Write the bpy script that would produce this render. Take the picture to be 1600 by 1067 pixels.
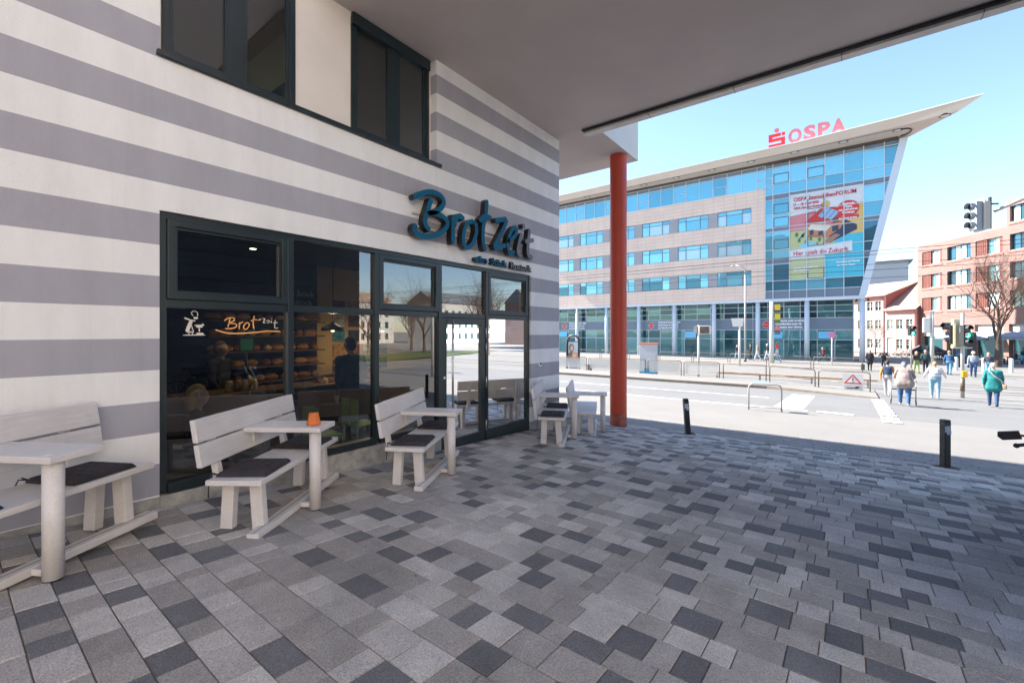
import bpy, bmesh, math, random
import numpy as np
from mathutils import Vector, Matrix, Quaternion
random.seed(7)
R = math.radians
for o in list(bpy.data.objects):
    bpy.data.objects.remove(o, do_unlink=True)
scene = bpy.context.scene
COL = scene.collection

# ------------------------------------------------------------------ camera
# world axes: x runs along the street (to the right), y along the striped wall towards the street, z up
YAW = math.atan2(528, 690)
cam_d = bpy.data.cameras.new('camera')
cam_d.sensor_width = 36.0
cam_d.lens = 36.0 * 690 / 1600
cam_d.shift_y = -15.0 / 1600
cam_d.clip_start = 0.05
cam_d.clip_end = 6000
cam = bpy.data.objects.new('camera', cam_d)
COL.objects.link(cam)
cam.location = (5.0, 0.0, 1.6)
cam.rotation_euler = (R(90), 0, YAW)
scene.camera = cam

# ------------------------------------------------------------------ sky and sun
SUN_EL, SUN_DIR = R(41), (-1.0, -0.045)          # towards the sun, horizontally
world = bpy.data.worlds.new('World')
scene.world = world
world.use_nodes = True
wn = world.node_tree
bg = wn.nodes['Background']
sky = wn.nodes.new('ShaderNodeTexSky')
sky.sky_type = 'NISHITA'
sky.sun_disc = False
sky.sun_elevation = SUN_EL
sky.sun_rotation = math.atan2(SUN_DIR[0], SUN_DIR[1])
sky.air_density = 1.0
sky.dust_density = 0.35
sky.ozone_density = 2.2
# thin high cloud, everywhere in the sky alike
tcw = wn.nodes.new('ShaderNodeTexCoord')
mpw = wn.nodes.new('ShaderNodeMapping'); mpw.inputs['Scale'].default_value = (1.0, 1.0, 3.2)
nzw = wn.nodes.new('ShaderNodeTexNoise'); nzw.inputs['Scale'].default_value = 2.3; nzw.inputs['Detail'].default_value = 8; nzw.inputs['Roughness'].default_value = 0.55
crw = wn.nodes.new('ShaderNodeValToRGB')
crw.color_ramp.elements[0].position = 0.62; crw.color_ramp.elements[0].color = (0, 0, 0, 1)
crw.color_ramp.elements[1].position = 0.95; crw.color_ramp.elements[1].color = (0.5, 0.5, 0.5, 1)
mxw = wn.nodes.new('ShaderNodeMix'); mxw.data_type = 'RGBA'
mxw.inputs['B'].default_value = (2.6, 2.75, 2.9, 1)
wn.links.new(tcw.outputs['Generated'], mpw.inputs['Vector'])
wn.links.new(mpw.outputs['Vector'], nzw.inputs['Vector'])
wn.links.new(nzw.outputs['Fac'], crw.inputs['Fac'])
wn.links.new(crw.outputs['Color'], mxw.inputs['Factor'])
wn.links.new(sky.outputs['Color'], mxw.inputs['A'])
wn.links.new(mxw.outputs['Result'], bg.inputs['Color'])
bg.inputs['Strength'].default_value = 0.098

sun_d = bpy.data.lights.new('sun', 'SUN')
sun_d.energy = 4.5
sun_d.angle = R(0.53)
sun_d.color = (1.0, 0.955, 0.895)
sun = bpy.data.objects.new('sun', sun_d)
COL.objects.link(sun)
sv = Vector((SUN_DIR[0] * math.cos(SUN_EL), SUN_DIR[1] * math.cos(SUN_EL), math.sin(SUN_EL)))
sun.rotation_euler = sv.to_track_quat('Z', 'Y').to_euler()
sun.location = (0, 0, 40)

scene.view_settings.view_transform = 'Standard'
scene.view_settings.look = 'None'
scene.view_settings.gamma = 1.0
scene.view_settings.exposure = 2.0
scene.view_settings.use_curve_mapping = False
scene.render.engine = 'CYCLES'
scene.cycles.max_bounces = 6
scene.cycles.diffuse_bounces = 4
scene.cycles.glossy_bounces = 4
scene.cycles.transparent_max_bounces = 8

# ------------------------------------------------------------------ ground height along the slope to the street
GT = [-60, 0, 1.17, 3.04, 5.12, 7.01, 10, 11, 24, 28, 36, 60, 4000]
GZ = [.3, .09, .005, -.135, -.236, -.314, -.62, -.67, -1.25, -1.45, -1.6, -1.6, -1.6]
def gz(t):
    return float(np.interp(t, GT, GZ))

# ------------------------------------------------------------------ materials
MATS = {}
def mat(name, col, rough=0.6, var=0.0, vscale=6.0, bump=0.0, bscale=60.0, metal=0.0, spec=0.5, emit=0.0, rnd=0.0, speck=0.0, speck_scale=180.0, speck_col=(0.02, 0.02, 0.02), coat=0.0, trans=0.0, gum=0.0):
    if name in MATS: return MATS[name]
    m = bpy.data.materials.new(name); m.use_nodes = True
    nt = m.node_tree; b = nt.nodes['Principled BSDF']
    b.inputs['Roughness'].default_value = rough
    b.inputs['Metallic'].default_value = metal
    b.inputs['Specular IOR Level'].default_value = spec
    if coat: b.inputs['Coat Weight'].default_value = coat
    if trans: b.inputs['Transmission Weight'].default_value = trans
    c4 = (*col, 1)
    b.inputs['Base Color'].default_value = c4
    if emit:
        b.inputs['Emission Color'].default_value = c4
        b.inputs['Emission Strength'].default_value = emit
    cur = None
    if var or speck or rnd or bump:
        tc = nt.nodes.new('ShaderNodeTexCoord'); geo = nt.nodes.new('ShaderNodeNewGeometry')
        pos = geo.outputs['Position']
    def mulval(prev, fac_socket, lo, hi):
        mr = nt.nodes.new('ShaderNodeMapRange'); mr.inputs['To Min'].default_value = lo; mr.inputs['To Max'].default_value = hi
        nt.links.new(fac_socket, mr.inputs['Value'])
        mx = nt.nodes.new('ShaderNodeMix'); mx.data_type = 'RGBA'; mx.blend_type = 'MULTIPLY'; mx.inputs['Factor'].default_value = 1
        if prev is None: mx.inputs['A'].default_value = c4
        else: nt.links.new(prev, mx.inputs['A'])
        nt.links.new(mr.outputs['Result'], mx.inputs['B'])
        return mx.outputs['Result']
    if var:
        n = nt.nodes.new('ShaderNodeTexNoise'); n.inputs['Scale'].default_value = vscale; n.inputs['Detail'].default_value = 6; n.inputs['Roughness'].default_value = 0.62
        nt.links.new(pos, n.inputs['Vector'])
        mr = nt.nodes.new('ShaderNodeMapRange'); mr.inputs['From Min'].default_value = .3; mr.inputs['From Max'].default_value = .7
        nt.links.new(n.outputs['Fac'], mr.inputs['Value'])
        cur = mulval(cur, mr.outputs['Result'], 1 - var, 1 + var)
    if rnd:
        oi = nt.nodes.new('ShaderNodeObjectInfo')
        ad = nt.nodes.new('ShaderNodeMath'); ad.operation = 'ADD'
        nt.links.new(oi.outputs['Random'], ad.inputs[0]); nt.links.new(geo.outputs['Random Per Island'], ad.inputs[1])
        fr = nt.nodes.new('ShaderNodeMath'); fr.operation = 'FRACT'; nt.links.new(ad.outputs[0], fr.inputs[0])
        cur = mulval(cur, fr.outputs[0], 1 - rnd, 1 + rnd)
    if speck:
        n = nt.nodes.new('ShaderNodeTexNoise'); n.inputs['Scale'].default_value = speck_scale; n.inputs['Detail'].default_value = 3; n.inputs['Roughness'].default_value = 0.8
        nt.links.new(pos, n.inputs['Vector'])
        mr = nt.nodes.new('ShaderNodeMapRange'); mr.inputs['From Min'].default_value = .33; mr.inputs['From Max'].default_value = .67
        nt.links.new(n.outputs['Fac'], mr.inputs['Value'])
        cur = mulval(cur, mr.outputs['Result'], 1 - speck, 1 + speck)
    if gum:
        vo = nt.nodes.new('ShaderNodeTexVoronoi'); vo.inputs['Scale'].default_value = 2.6; vo.inputs['Randomness'].default_value = 1
        nt.links.new(pos, vo.inputs['Vector'])
        n = nt.nodes.new('ShaderNodeTexNoise'); n.inputs['Scale'].default_value = 45; nt.links.new(pos, n.inputs['Vector'])
        ad = nt.nodes.new('ShaderNodeMath'); ad.operation = 'MULTIPLY_ADD'; ad.inputs[1].default_value = .05; nt.links.new(n.outputs['Fac'], ad.inputs[0]); nt.links.new(vo.outputs['Distance'], ad.inputs[2])
        mr = nt.nodes.new('ShaderNodeMapRange'); mr.inputs['From Min'].default_value = .055; mr.inputs['From Max'].default_value = .072; nt.links.new(ad.outputs[0], mr.inputs['Value'])
        cur = mulval(cur, mr.outputs['Result'], 1 - gum, 1)
        n = nt.nodes.new('ShaderNodeTexNoise'); n.inputs['Scale'].default_value = .9; n.inputs['Detail'].default_value = 8; n.inputs['Roughness'].default_value = .7; nt.links.new(pos, n.inputs['Vector'])
        mr = nt.nodes.new('ShaderNodeMapRange'); mr.inputs['From Min'].default_value = .42; mr.inputs['From Max'].default_value = .66; nt.links.new(n.outputs['Fac'], mr.inputs['Value'])
        cur = mulval(cur, mr.outputs['Result'], 1.06, .80)
    if cur is not None: nt.links.new(cur, b.inputs['Base Color'])
    if bump:
        n = nt.nodes.new('ShaderNodeTexNoise'); n.inputs['Scale'].default_value = bscale; n.inputs['Detail'].default_value = 4
        nt.links.new(pos, n.inputs['Vector'])
        bp = nt.nodes.new('ShaderNodeBump'); bp.inputs['Strength'].default_value = bump; bp.inputs['Distance'].default_value = 0.01
        nt.links.new(n.outputs['Fac'], bp.inputs['Height']); nt.links.new(bp.outputs['Normal'], b.inputs['Normal'])
    MATS[name] = m
    return m

def glass(name, tint=(0.9, 0.95, 0.95), ior=1.5, boost=1.6, gl=(1, 1, 1), base=0.0):
    """thin clear pane: what lies behind, plus a Fresnel mirror image of what lies in front"""
    m = bpy.data.materials.new(name); m.use_nodes = True
    nt = m.node_tree; nt.nodes.remove(nt.nodes['Principled BSDF'])
    out = nt.nodes['Material Output']
    tr = nt.nodes.new('ShaderNodeBsdfTransparent'); tr.inputs['Color'].default_value = (*tint, 1)
    gs = nt.nodes.new('ShaderNodeBsdfGlossy'); gs.inputs['Roughness'].default_value = 0.004; gs.inputs['Color'].default_value = (*gl, 1)
    fr = nt.nodes.new('ShaderNodeFresnel'); fr.inputs['IOR'].default_value = ior
    ml = nt.nodes.new('ShaderNodeMath'); ml.operation = 'MULTIPLY_ADD'; ml.inputs[1].default_value = boost; ml.inputs[2].default_value = base; ml.use_clamp = True
    mx = nt.nodes.new('ShaderNodeMixShader')
    nt.links.new(fr.outputs[0], ml.inputs[0]); nt.links.new(ml.outputs[0], mx.inputs[0])
    nt.links.new(tr.outputs[0], mx.inputs[1]); nt.links.new(gs.outputs[0], mx.inputs[2])
    nt.links.new(mx.outputs[0], out.inputs['Surface'])
    MATS[name] = m
    return m

def facade_glass(name, inner, mirror=(0.45, 0.75, 0.9), fac=0.45, rough=0.02):
    """coated office glazing: dark room or blind behind, tinted mirror image in front"""
    m = bpy.data.materials.new(name); m.use_nodes = True
    nt = m.node_tree; nt.nodes.remove(nt.nodes['Principled BSDF'])
    out = nt.nodes['Material Output']
    df = nt.nodes.new('ShaderNodeBsdfDiffuse'); df.inputs['Color'].default_value = (*inner, 1)
    gs = nt.nodes.new('ShaderNodeBsdfGlossy'); gs.inputs['Roughness'].default_value = rough; gs.inputs['Color'].default_value = (*mirror, 1)
    geo = nt.nodes.new('ShaderNodeNewGeometry')
    nz = nt.nodes.new('ShaderNodeTexNoise'); nz.inputs['Scale'].default_value = 0.35; nz.inputs['Detail'].default_value = 2
    bp = nt.nodes.new('ShaderNodeBump'); bp.inputs['Strength'].default_value = 0.06; bp.inputs['Distance'].default_value = 0.3
    nt.links.new(geo.outputs['Position'], nz.inputs['Vector']); nt.links.new(nz.outputs['Fac'], bp.inputs['Height']); nt.links.new(bp.outputs['Normal'], gs.inputs['Normal'])
    lw = nt.nodes.new('ShaderNodeFresnel'); lw.inputs['IOR'].default_value = 1.5
    ml = nt.nodes.new('ShaderNodeMath'); ml.operation = 'ADD'; ml.inputs[1].default_value = fac; ml.use_clamp = True
    mx = nt.nodes.new('ShaderNodeMixShader')
    nt.links.new(lw.outputs[0], ml.inputs[0]); nt.links.new(ml.outputs[0], mx.inputs[0])
    nt.links.new(df.outputs[0], mx.inputs[1]); nt.links.new(gs.outputs[0], mx.inputs[2]); nt.links.new(mx.outputs[0], out.inputs['Surface'])
    MATS[name] = m
    return m

def joint_mat(name, c1, c2, joint, w, h, axis='XZ', mortar=0.02, rough=0.75, bump=0.3, offset=0.5, var=0.1, scale_var=0.5):
    """masonry too fine to build: brick texture laid in metres"""
    m = bpy.data.materials.new(name); m.use_nodes = True
    nt = m.node_tree; b = nt.nodes['Principled BSDF']; b.inputs['Roughness'].default_value = rough
    tc = nt.nodes.new('ShaderNodeTexCoord'); sp = nt.nodes.new('ShaderNodeSeparateXYZ'); cb = nt.nodes.new('ShaderNodeCombineXYZ')
    nt.links.new(tc.outputs['Object'], sp.inputs[0])
    nt.links.new(sp.outputs[axis[0]], cb.inputs[0]); nt.links.new(sp.outputs[axis[1]], cb.inputs[1])
    br = nt.nodes.new('ShaderNodeTexBrick'); br.offset = offset
    br.inputs['Scale'].default_value = 1; br.inputs['Brick Width'].default_value = w; br.inputs['Row Height'].default_value = h
    br.inputs['Mortar Size'].default_value = mortar; br.inputs['Mortar Smooth'].default_value = 0.1
    br.inputs['Color1'].default_value = (*c1, 1); br.inputs['Color2'].default_value = (*c2, 1); br.inputs['Mortar'].default_value = (*joint, 1)
    nt.links.new(cb.outputs[0], br.inputs['Vector'])
    n = nt.nodes.new('ShaderNodeTexNoise'); n.inputs['Scale'].default_value = scale_var; n.inputs['Detail'].default_value = 6
    nt.links.new(tc.outputs['Object'], n.inputs['Vector'])
    mr = nt.nodes.new('ShaderNodeMapRange'); mr.inputs['From Min'].default_value = .3; mr.inputs['From Max'].default_value = .7; mr.inputs['To Min'].default_value = 1 - var; mr.inputs['To Max'].default_value = 1 + var
    nt.links.new(n.outputs['Fac'], mr.inputs['Value'])
    mx = nt.nodes.new('ShaderNodeMix'); mx.data_type = 'RGBA'; mx.blend_type = 'MULTIPLY'; mx.inputs['Factor'].default_value = 1
    nt.links.new(br.outputs['Color'], mx.inputs['A']); nt.links.new(mr.outputs['Result'], mx.inputs['B'])
    nt.links.new(mx.outputs['Result'], b.inputs['Base Color'])
    bp = nt.nodes.new('ShaderNodeBump'); bp.inputs['Strength'].default_value = bump; bp.inputs['Distance'].default_value = 0.01; bp.invert = True
    nt.links.new(br.outputs['Fac'], bp.inputs['Height']); nt.links.new(bp.outputs['Normal'], b.inputs['Normal'])
    MATS[name] = m
    return m

# ------------------------------------------------------------------ mesh building
class MB:
    def __init__(self): self.v = []; self.f = []; self.m = []; self.s = []; self.T = None
    def add(self, vs, fs, mi=0, smooth=False):
        k = len(self.v)
        if self.T is not None: vs = [tuple(self.T @ Vector(p)) for p in vs]
        self.v += [tuple(p) for p in vs]
        for f in fs: self.f.append([i + k for i in f]); self.m.append(mi); self.s.append(smooth)
        return self
    def box(self, x0, x1, y0, y1, z0, z1, mi=0):
        v = [(x0, y0, z0), (x1, y0, z0), (x1, y1, z0), (x0, y1, z0), (x0, y0, z1), (x1, y0, z1), (x1, y1, z1), (x0, y1, z1)]
        return self.add(v, [(0, 3, 2, 1), (4, 5, 6, 7), (0, 1, 5, 4), (1, 2, 6, 5), (2, 3, 7, 6), (3, 0, 4, 7)], mi)
    def hexa(self, b, t, mi=0):
        """four bottom points, four top points, both anticlockwise seen from above"""
        return self.add(list(b) + list(t), [(0, 3, 2, 1), (4, 5, 6, 7), (0, 1, 5, 4), (1, 2, 6, 5), (2, 3, 7, 6), (3, 0, 4, 7)], mi)
    def bar(self, p0, p1, w, h, up=(0, 0, 1), mi=0):
        p0 = Vector(p0); p1 = Vector(p1); d = (p1 - p0).normalized(); u = Vector(up)
        s = d.cross(u)
        if s.length < 1e-5: s = d.cross(Vector((0, 1, 0)))
        s.normalize(); n = s.cross(d)
        a = s * w / 2; b = n * h / 2
        v = [p0 - a - b, p0 + a - b, p1 + a - b, p1 - a - b, p0 - a + b, p0 + a + b, p1 + a + b, p1 - a + b]
        return self.add(v, [(0, 3, 2, 1), (4, 5, 6, 7), (0, 1, 5, 4), (1, 2, 6, 5), (2, 3, 7, 6), (3, 0, 4, 7)], mi)
    def tube(self, path, r, n=8, mi=0, cap=True, closed=False):
        P = [Vector(p) for p in path]; rs = r if isinstance(r, (list, tuple)) else [r] * len(P)
        rings = []; prev = None
        L = len(P)
        for i, p in enumerate(P):
            if closed: d = P[(i + 1) % L] - P[i - 1]
            elif i == 0: d = P[1] - P[0]
            elif i == L - 1: d = P[-1] - P[-2]
            else: d = (P[i + 1] - P[i]).normalized() + (P[i] - P[i - 1]).normalized()
            if d.length < 1e-9: d = Vector((0, 0, 1))
            d.normalize()
            if prev is None:
                a = d.cross(Vector((0, 0, 1)))
                if a.length < 1e-3: a = d.cross(Vector((1, 0, 0)))
            else:
                a = prev - d * prev.dot(d)
                if a.length < 1e-6: a = d.orthogonal()
            a.normalize(); b = d.cross(a); prev = a
            rings.append([p + (a * math.cos(2 * math.pi * k / n) + b * math.sin(2 * math.pi * k / n)) * rs[i] for k in range(n)])
        v = [q for ring in rings for q in ring]; f = []
        for i in range(L if closed else L - 1):
            i2 = (i + 1) % L
            for k in range(n): f.append((i * n + k, i * n + (k + 1) % n, i2 * n + (k + 1) % n, i2 * n + k))
        self.add(v, f, mi, True)
        if cap and not closed:
            self.add([q for q in rings[0]], [tuple(reversed(range(n)))], mi)
            self.add([q for q in rings[-1]], [tuple(range(n))], mi)
        return self
    def cyl(self, p0, p1, r0, r1=None, n=16, mi=0, cap=True):
        return self.tube([p0, p1], [r0, r0 if r1 is None else r1], n, mi, cap)
    def lathe(self, prof, c=(0, 0, 0), n=20, mi=0):
        v = []; f = []
        for r, z in prof:
            for k in range(n): v.append((c[0] + r * math.cos(2 * math.pi * k / n), c[1] + r * math.sin(2 * math.pi * k / n), c[2] + z))
        for i in range(len(prof) - 1):
            for k in range(n): f.append((i * n + k, i * n + (k + 1) % n, (i + 1) * n + (k + 1) % n, (i + 1) * n + k))
        return self.add(v, f, mi, True)
    def ball(self, c, r, n=12, m=8, mi=0):
        rx, ry, rz = r if isinstance(r, (tuple, list)) else (r, r, r)
        v = []; f = []
        for i in range(m + 1):
            th = math.pi * i / m
            for k in range(n):
                a = 2 * math.pi * k / n
                v.append((c[0] + rx * math.sin(th) * math.cos(a), c[1] + ry * math.sin(th) * math.sin(a), c[2] - rz * math.cos(th)))
        for i in range(m):
            for k in range(n): f.append((i * n + k, i * n + (k + 1) % n, (i + 1) * n + (k + 1) % n, (i + 1) * n + k))
        return self.add(v, f, mi, True)
    def poly(self, pts, mi=0): return self.add(pts, [tuple(range(len(pts)))], mi)
    def prism(self, pts, d, mi=0):
        """planar polygon pts pushed along vector d"""
        n = len(pts); d = Vector(d); P = [Vector(p) for p in pts]; Q = [p + d for p in P]
        f = [tuple(reversed(range(n))), tuple(range(n, 2 * n))] + [(i, (i + 1) % n, n + (i + 1) % n, n + i) for i in range(n)]
        return self.add(P + Q, f, mi)
    def mesh(self, name, mats, fix=True):
        me = bpy.data.meshes.new(name)
        me.from_pydata(self.v, [], self.f)
        for m in (mats if isinstance(mats, (list, tuple)) else [mats]): me.materials.append(m)
        me.polygons.foreach_set('material_index', self.m)
        me.polygons.foreach_set('use_smooth', self.s)
        if fix:
            bm = bmesh.new(); bm.from_mesh(me)
            bmesh.ops.remove_doubles(bm, verts=bm.verts, dist=1e-6)
            bmesh.ops.recalc_face_normals(bm, faces=bm.faces)
            bm.to_mesh(me); bm.free()
        me.update()
        return me

ROOTLOC = {}
def link(name, data, parent=None, loc=None):
    o = bpy.data.objects.new(name, data); COL.objects.link(o)
    if parent is not None:
        o.parent = parent
        if parent.name in ROOTLOC: o.matrix_parent_inverse = Matrix.Translation(-ROOTLOC[parent.name])
    if loc is not None: o.location = loc
    return o
def bevel(o, w, seg=2):
    b = o.modifiers.new('bevel', 'BEVEL'); b.width = w; b.segments = seg; b.limit_method = 'ANGLE'; b.angle_limit = R(40)
    return o
def obj(name, mb, mats, parent=None, bev=0, fix=True):
    o = link(name, mb.mesh(name, mats, fix), parent)
    if bev: bevel(o, bev)
    return o
def tag(o, label, cat, group=None):
    o['label'] = label; o['category'] = cat
    if group: o['group'] = group
    return o
def struct(name, mb, mats):
    o = obj(name, mb, mats); o['kind'] = 'structure'; return o
def thing(name, label, cat, loc=(0, 0, 0), group=None, rz=0, local=False):
    """Empty at the base of a thing; parts are given in world metres unless local"""
    e = bpy.data.objects.new(name, None); COL.objects.link(e)
    e.location = loc; e.rotation_euler = (0, 0, rz); e.empty_display_size = 0.2
    if not local: ROOTLOC[e.name] = Vector(loc)
    return tag(e, label, cat, group)
def dup(root, loc, rz, label=None, group=None, scale=None):
    r = root.copy(); COL.objects.link(r); r.location = loc; r.rotation_euler = (0, 0, rz)
    if label: r['label'] = label
    if group: r['group'] = group
    if scale: r.scale = (scale,) * 3
    for ch in list(root.children):
        c = ch.copy(); COL.objects.link(c); c.parent = r
        for g in list(ch.children):
            d = g.copy(); COL.objects.link(d); d.parent = c
    return r
def wall(mb, A, B, z, holes, thick, place, mi=0, reveal=0):
    """wall sheet with rectangular openings: A,B ascending cuts, holes = list of (a0,a1,z0,z1); place(a, depth, z) -> world"""
    cuts = sorted(set([A, B] + [h[0] for h in holes] + [h[1] for h in holes])); zs = sorted(set(list(z) + [h[2] for h in holes] + [h[3] for h in holes]))
    def opened(a, b):
        return any(h[0] < a < h[1] and h[2] < b < h[3] for h in holes)
    n, m = len(cuts) - 1, len(zs) - 1
    solid = [[not opened((cuts[i] + cuts[i + 1]) / 2, (zs[j] + zs[j + 1]) / 2) for j in range(m)] for i in range(n)]
    for i in range(n):
        for j in range(m):
            if not solid[i][j]: continue
            a0, a1, b0, b1 = cuts[i], cuts[i + 1], zs[j], zs[j + 1]
            mb.poly([place(a0, 0, b0), place(a1, 0, b0), place(a1, 0, b1), place(a0, 0, b1)], mi)
            mb.poly([place(a0, thick, b0), place(a0, thick, b1), place(a1, thick, b1), place(a1, thick, b0)], mi)
            for (di, dj, p, q) in ((-1, 0, (a0, b0), (a0, b1)), (1, 0, (a1, b1), (a1, b0)), (0, -1, (a1, b0), (a0, b0)), (0, 1, (a0, b1), (a1, b1))):
                ii, jj = i + di, j + dj
                if not (0 <= ii < n and 0 <= jj < m) or not solid[ii][jj]:
                    mb.poly([place(p[0], 0, p[1]), place(q[0], 0, q[1]), place(q[0], thick, q[1]), place(p[0], thick, p[1])], reveal if (0 <= ii < n and 0 <= jj < m) else mi)
    return mb
TEXTS = {}
def text_mesh(s, size, depth=0.0, bold=0.0):
    c = bpy.data.curves.new('lettering', 'FONT'); c.body = s; c.size = size; c.extrude = depth; c.offset = bold; c.resolution_u = 3
    o = bpy.data.objects.new('lettering', c); COL.objects.link(o)
    bpy.context.view_layer.update()
    me = bpy.data.meshes.new_from_object(o.evaluated_get(bpy.context.evaluated_depsgraph_get()))
    bpy.data.objects.remove(o); bpy.data.curves.remove(c)
    return me
def text(name, s, size, origin, right, up, material, parent=None, depth=0.0, width=None, bold=0.0):
    """flat or raised lettering: origin = left end of the base line, right/up = world directions"""
    me = text_mesh(s, size, depth, bold)
    xs = [v.co.x for v in me.vertices]
    k = width / (max(xs) - min(xs)) if width else 1.0
    r = Vector(right).normalized(); u = Vector(up).normalized(); n = r.cross(u); o = Vector(origin); x0 = min(xs)
    for v in me.vertices: v.co = o + r * (v.co.x - x0) * k + u * v.co.y + n * (v.co.z + depth)
    me.materials.clear(); me.materials.append(material)
    return link(name, me, parent)
def ribbon(mb, pts, w, right, up, origin, depth, mi_face=0, mi_side=1, taper=True):
    """brush stroke of width w along 2-d points, raised by depth along right x up"""
    P = [Vector((p[0], p[1])) for p in pts]
    # smooth (Catmull-Rom)
    Q = []
    for i in range(len(P) - 1):
        p0 = P[max(i - 1, 0)]; p1 = P[i]; p2 = P[i + 1]; p3 = P[min(i + 2, len(P) - 1)]
        for k in range(5):
            t = k / 5; t2 = t * t; t3 = t2 * t
            Q.append(0.5 * ((2 * p1) + (p2 - p0) * t + (2 * p0 - 5 * p1 + 4 * p2 - p3) * t2 + (3 * p1 - p0 - 3 * p2 + p3) * t3))
    Q.append(P[-1])
    r = Vector(right); u = Vector(up); n = r.cross(u); o = Vector(origin)
    L = len(Q); left = []; rgt = []
    for i, q in enumerate(Q):
        d = (Q[min(i + 1, L - 1)] - Q[max(i - 1, 0)])
        d = d.normalized() if d.length > 1e-9 else Vector((1, 0))
        nn = Vector((-d.y, d.x)); ww = w / 2
        if taper and i in (0, L - 1): ww *= 0.55
        left.append(q + nn * ww); rgt.append(q - nn * ww)
    def W(p, h): return o + r * p.x + u * p.y + n * h
    v = [W(p, depth) for p in left] + [W(p, depth) for p in rgt] + [W(p, 0) for p in left] + [W(p, 0) for p in rgt]
    for i in range(L - 1):
        mb.add([v[i], v[i + 1], v[L + i + 1], v[L + i]], [(0, 3, 2, 1)], mi_face)
        if depth > 0:
            mb.add([v[2 * L + i], v[2 * L + i + 1], v[i + 1], v[i]], [(0, 1, 2, 3)], mi_side)
            mb.add([v[3 * L + i], v[3 * L + i + 1], v[L + i + 1], v[L + i]], [(0, 3, 2, 1)], mi_side)
            mb.add([v[2 * L + i], v[2 * L + i + 1], v[3 * L + i + 1], v[3 * L + i]], [(0, 1, 2, 3)], mi_side)
    if depth > 0:
        for i in (0, L - 1): mb.add([v[i], v[L + i], v[3 * L + i], v[2 * L + i]], [(0, 1, 2, 3)], mi_side)
    return mb
# ================================================================== GROUND
m_bed = mat('joint_sand', (0.13, 0.108, 0.08), 0.95, var=0.3, vscale=25, bump=0.5, bscale=200)
m_pl = mat('paver_light', (0.46, 0.42, 0.385), 0.78, gum=.55, var=0.16, vscale=3.5, rnd=0.15, speck=0.42, speck_scale=120, bump=0.35, bscale=220)
m_pm = mat('paver_mid', (0.33, 0.298, 0.27), 0.78, gum=.55, var=0.16, vscale=3.5, rnd=0.12, speck=0.42, speck_scale=120, bump=0.35, bscale=220)
m_pd = mat('paver_dark', (0.145, 0.138, 0.14), 0.76, gum=.4, var=0.14, vscale=3.5, rnd=0.14, speck=0.45, speck_scale=110, bump=0.35, bscale=220)
m_strip = mat('kerb_slab', (0.235, 0.22, 0.21), 0.85, var=0.14, vscale=2, rnd=0.10, speck=0.2, speck_scale=200, bump=0.3, bscale=200)
m_conc = mat('pavement_concrete', (0.19, 0.18, 0.168), 0.9, var=0.07, vscale=0.8, speck=0.1, speck_scale=60, bump=0.2, bscale=90)
m_asph = mat('asphalt', (0.155, 0.153, 0.15), 0.92, var=0.08, vscale=0.5, speck=0.14, speck_scale=70, bump=0.3, bscale=120)
m_plat = mat('platform_paving', (0.20, 0.188, 0.172), 0.9, var=0.08, vscale=0.8, speck=0.08, speck_scale=60)
m_kerb = mat('kerb_stone', (0.20, 0.165, 0.13), 0.85, var=0.2, vscale=3)
m_white = mat('road_marking', (0.78, 0.78, 0.76), 0.8, var=0.06, vscale=2)
m_rail = mat('steel_rail', (0.06, 0.055, 0.05), 0.5)
m_grass = mat('grass', (0.055, 0.085, 0.022), 0.95, var=0.35, vscale=0.6, bump=0.5, bscale=15)

def sheet(mb, x0, x1, t0, t1, dz=0.0, step=None):
    ts = sorted(set([t0, t1] + [t for t in GT if t0 < t < t1]))
    for a, b in zip(ts[:-1], ts[1:]):
        mb.poly([(x0, a, gz(a) + dz), (x1, a, gz(a) + dz), (x1, b, gz(b) + dz), (x0, b, gz(b) + dz)])
    return mb
ground = struct('ground', sheet(MB(), -2500, 2500, -2500, 3800, -0.10), mat('far_ground', (0.22, 0.21, 0.195), 0.95, var=0.15, vscale=0.1))
struct('pavement', sheet(MB(), -90, 160, 11.55, 16.95, -0.012), m_conc)
struct('road', sheet(MB(), -90, 160, 16.95, 27.3, -0.030), m_asph)
struct('tram_track_bed', sheet(MB(), -90, 160, 27.3, 47.5, -0.020), mat('track_paving', (0.18, 0.172, 0.16), 0.9, var=0.1, vscale=0.6, speck=0.1, speck_scale=50))
struct('bank_forecourt', sheet(MB(), -90, 160, 47.5, 66, 0.0), m_plat)
pk = MB()                                                           # raised tram platform with a low kerb that runs out at the crossing
for x0, x1, h0, h1 in ((-90, 1.5, .13, .13), (1.5, 6.0, .13, .02)):
    ya0, ya1 = (28.3, 27.0) if x1 < 2 else (27.0, 25.3)
    za0, za1 = gz(ya0), gz(ya1)
    pk.hexa([(x0, ya0, za0 - .08), (x1, ya1, za1 - .08), (x1, 30.9, -1.6), (x0, 30.9, -1.6)],
            [(x0, ya0, za0 + h0), (x1, ya1, za1 + h1), (x1, 30.9, gz(30.9) + h1), (x0, 30.9, gz(30.9) + h0)])
struct('tram_platform', pk, m_plat)
kb = MB()
for x0, x1, h0, h1 in ((-90, 1.5, .135, .135), (1.5, 6.0, .135, .025)):
    ya0, ya1 = (28.3, 27.0) if x1 < 2 else (27.0, 25.3)
    kb.hexa([(x0, ya0 - .16, gz(ya0) - .08), (x1, ya1 - .16, gz(ya1) - .08), (x1, ya1 + .02, gz(ya1) - .08), (x0, ya0 + .02, gz(ya0) - .08)],
            [(x0, ya0 - .16, gz(ya0) + h0), (x1, ya1 - .16, gz(ya1) + h1), (x1, ya1 + .02, gz(ya1) + h1), (x0, ya0 + .02, gz(ya0) + h0)])
struct('platform_kerb', kb, m_kerb)
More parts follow.
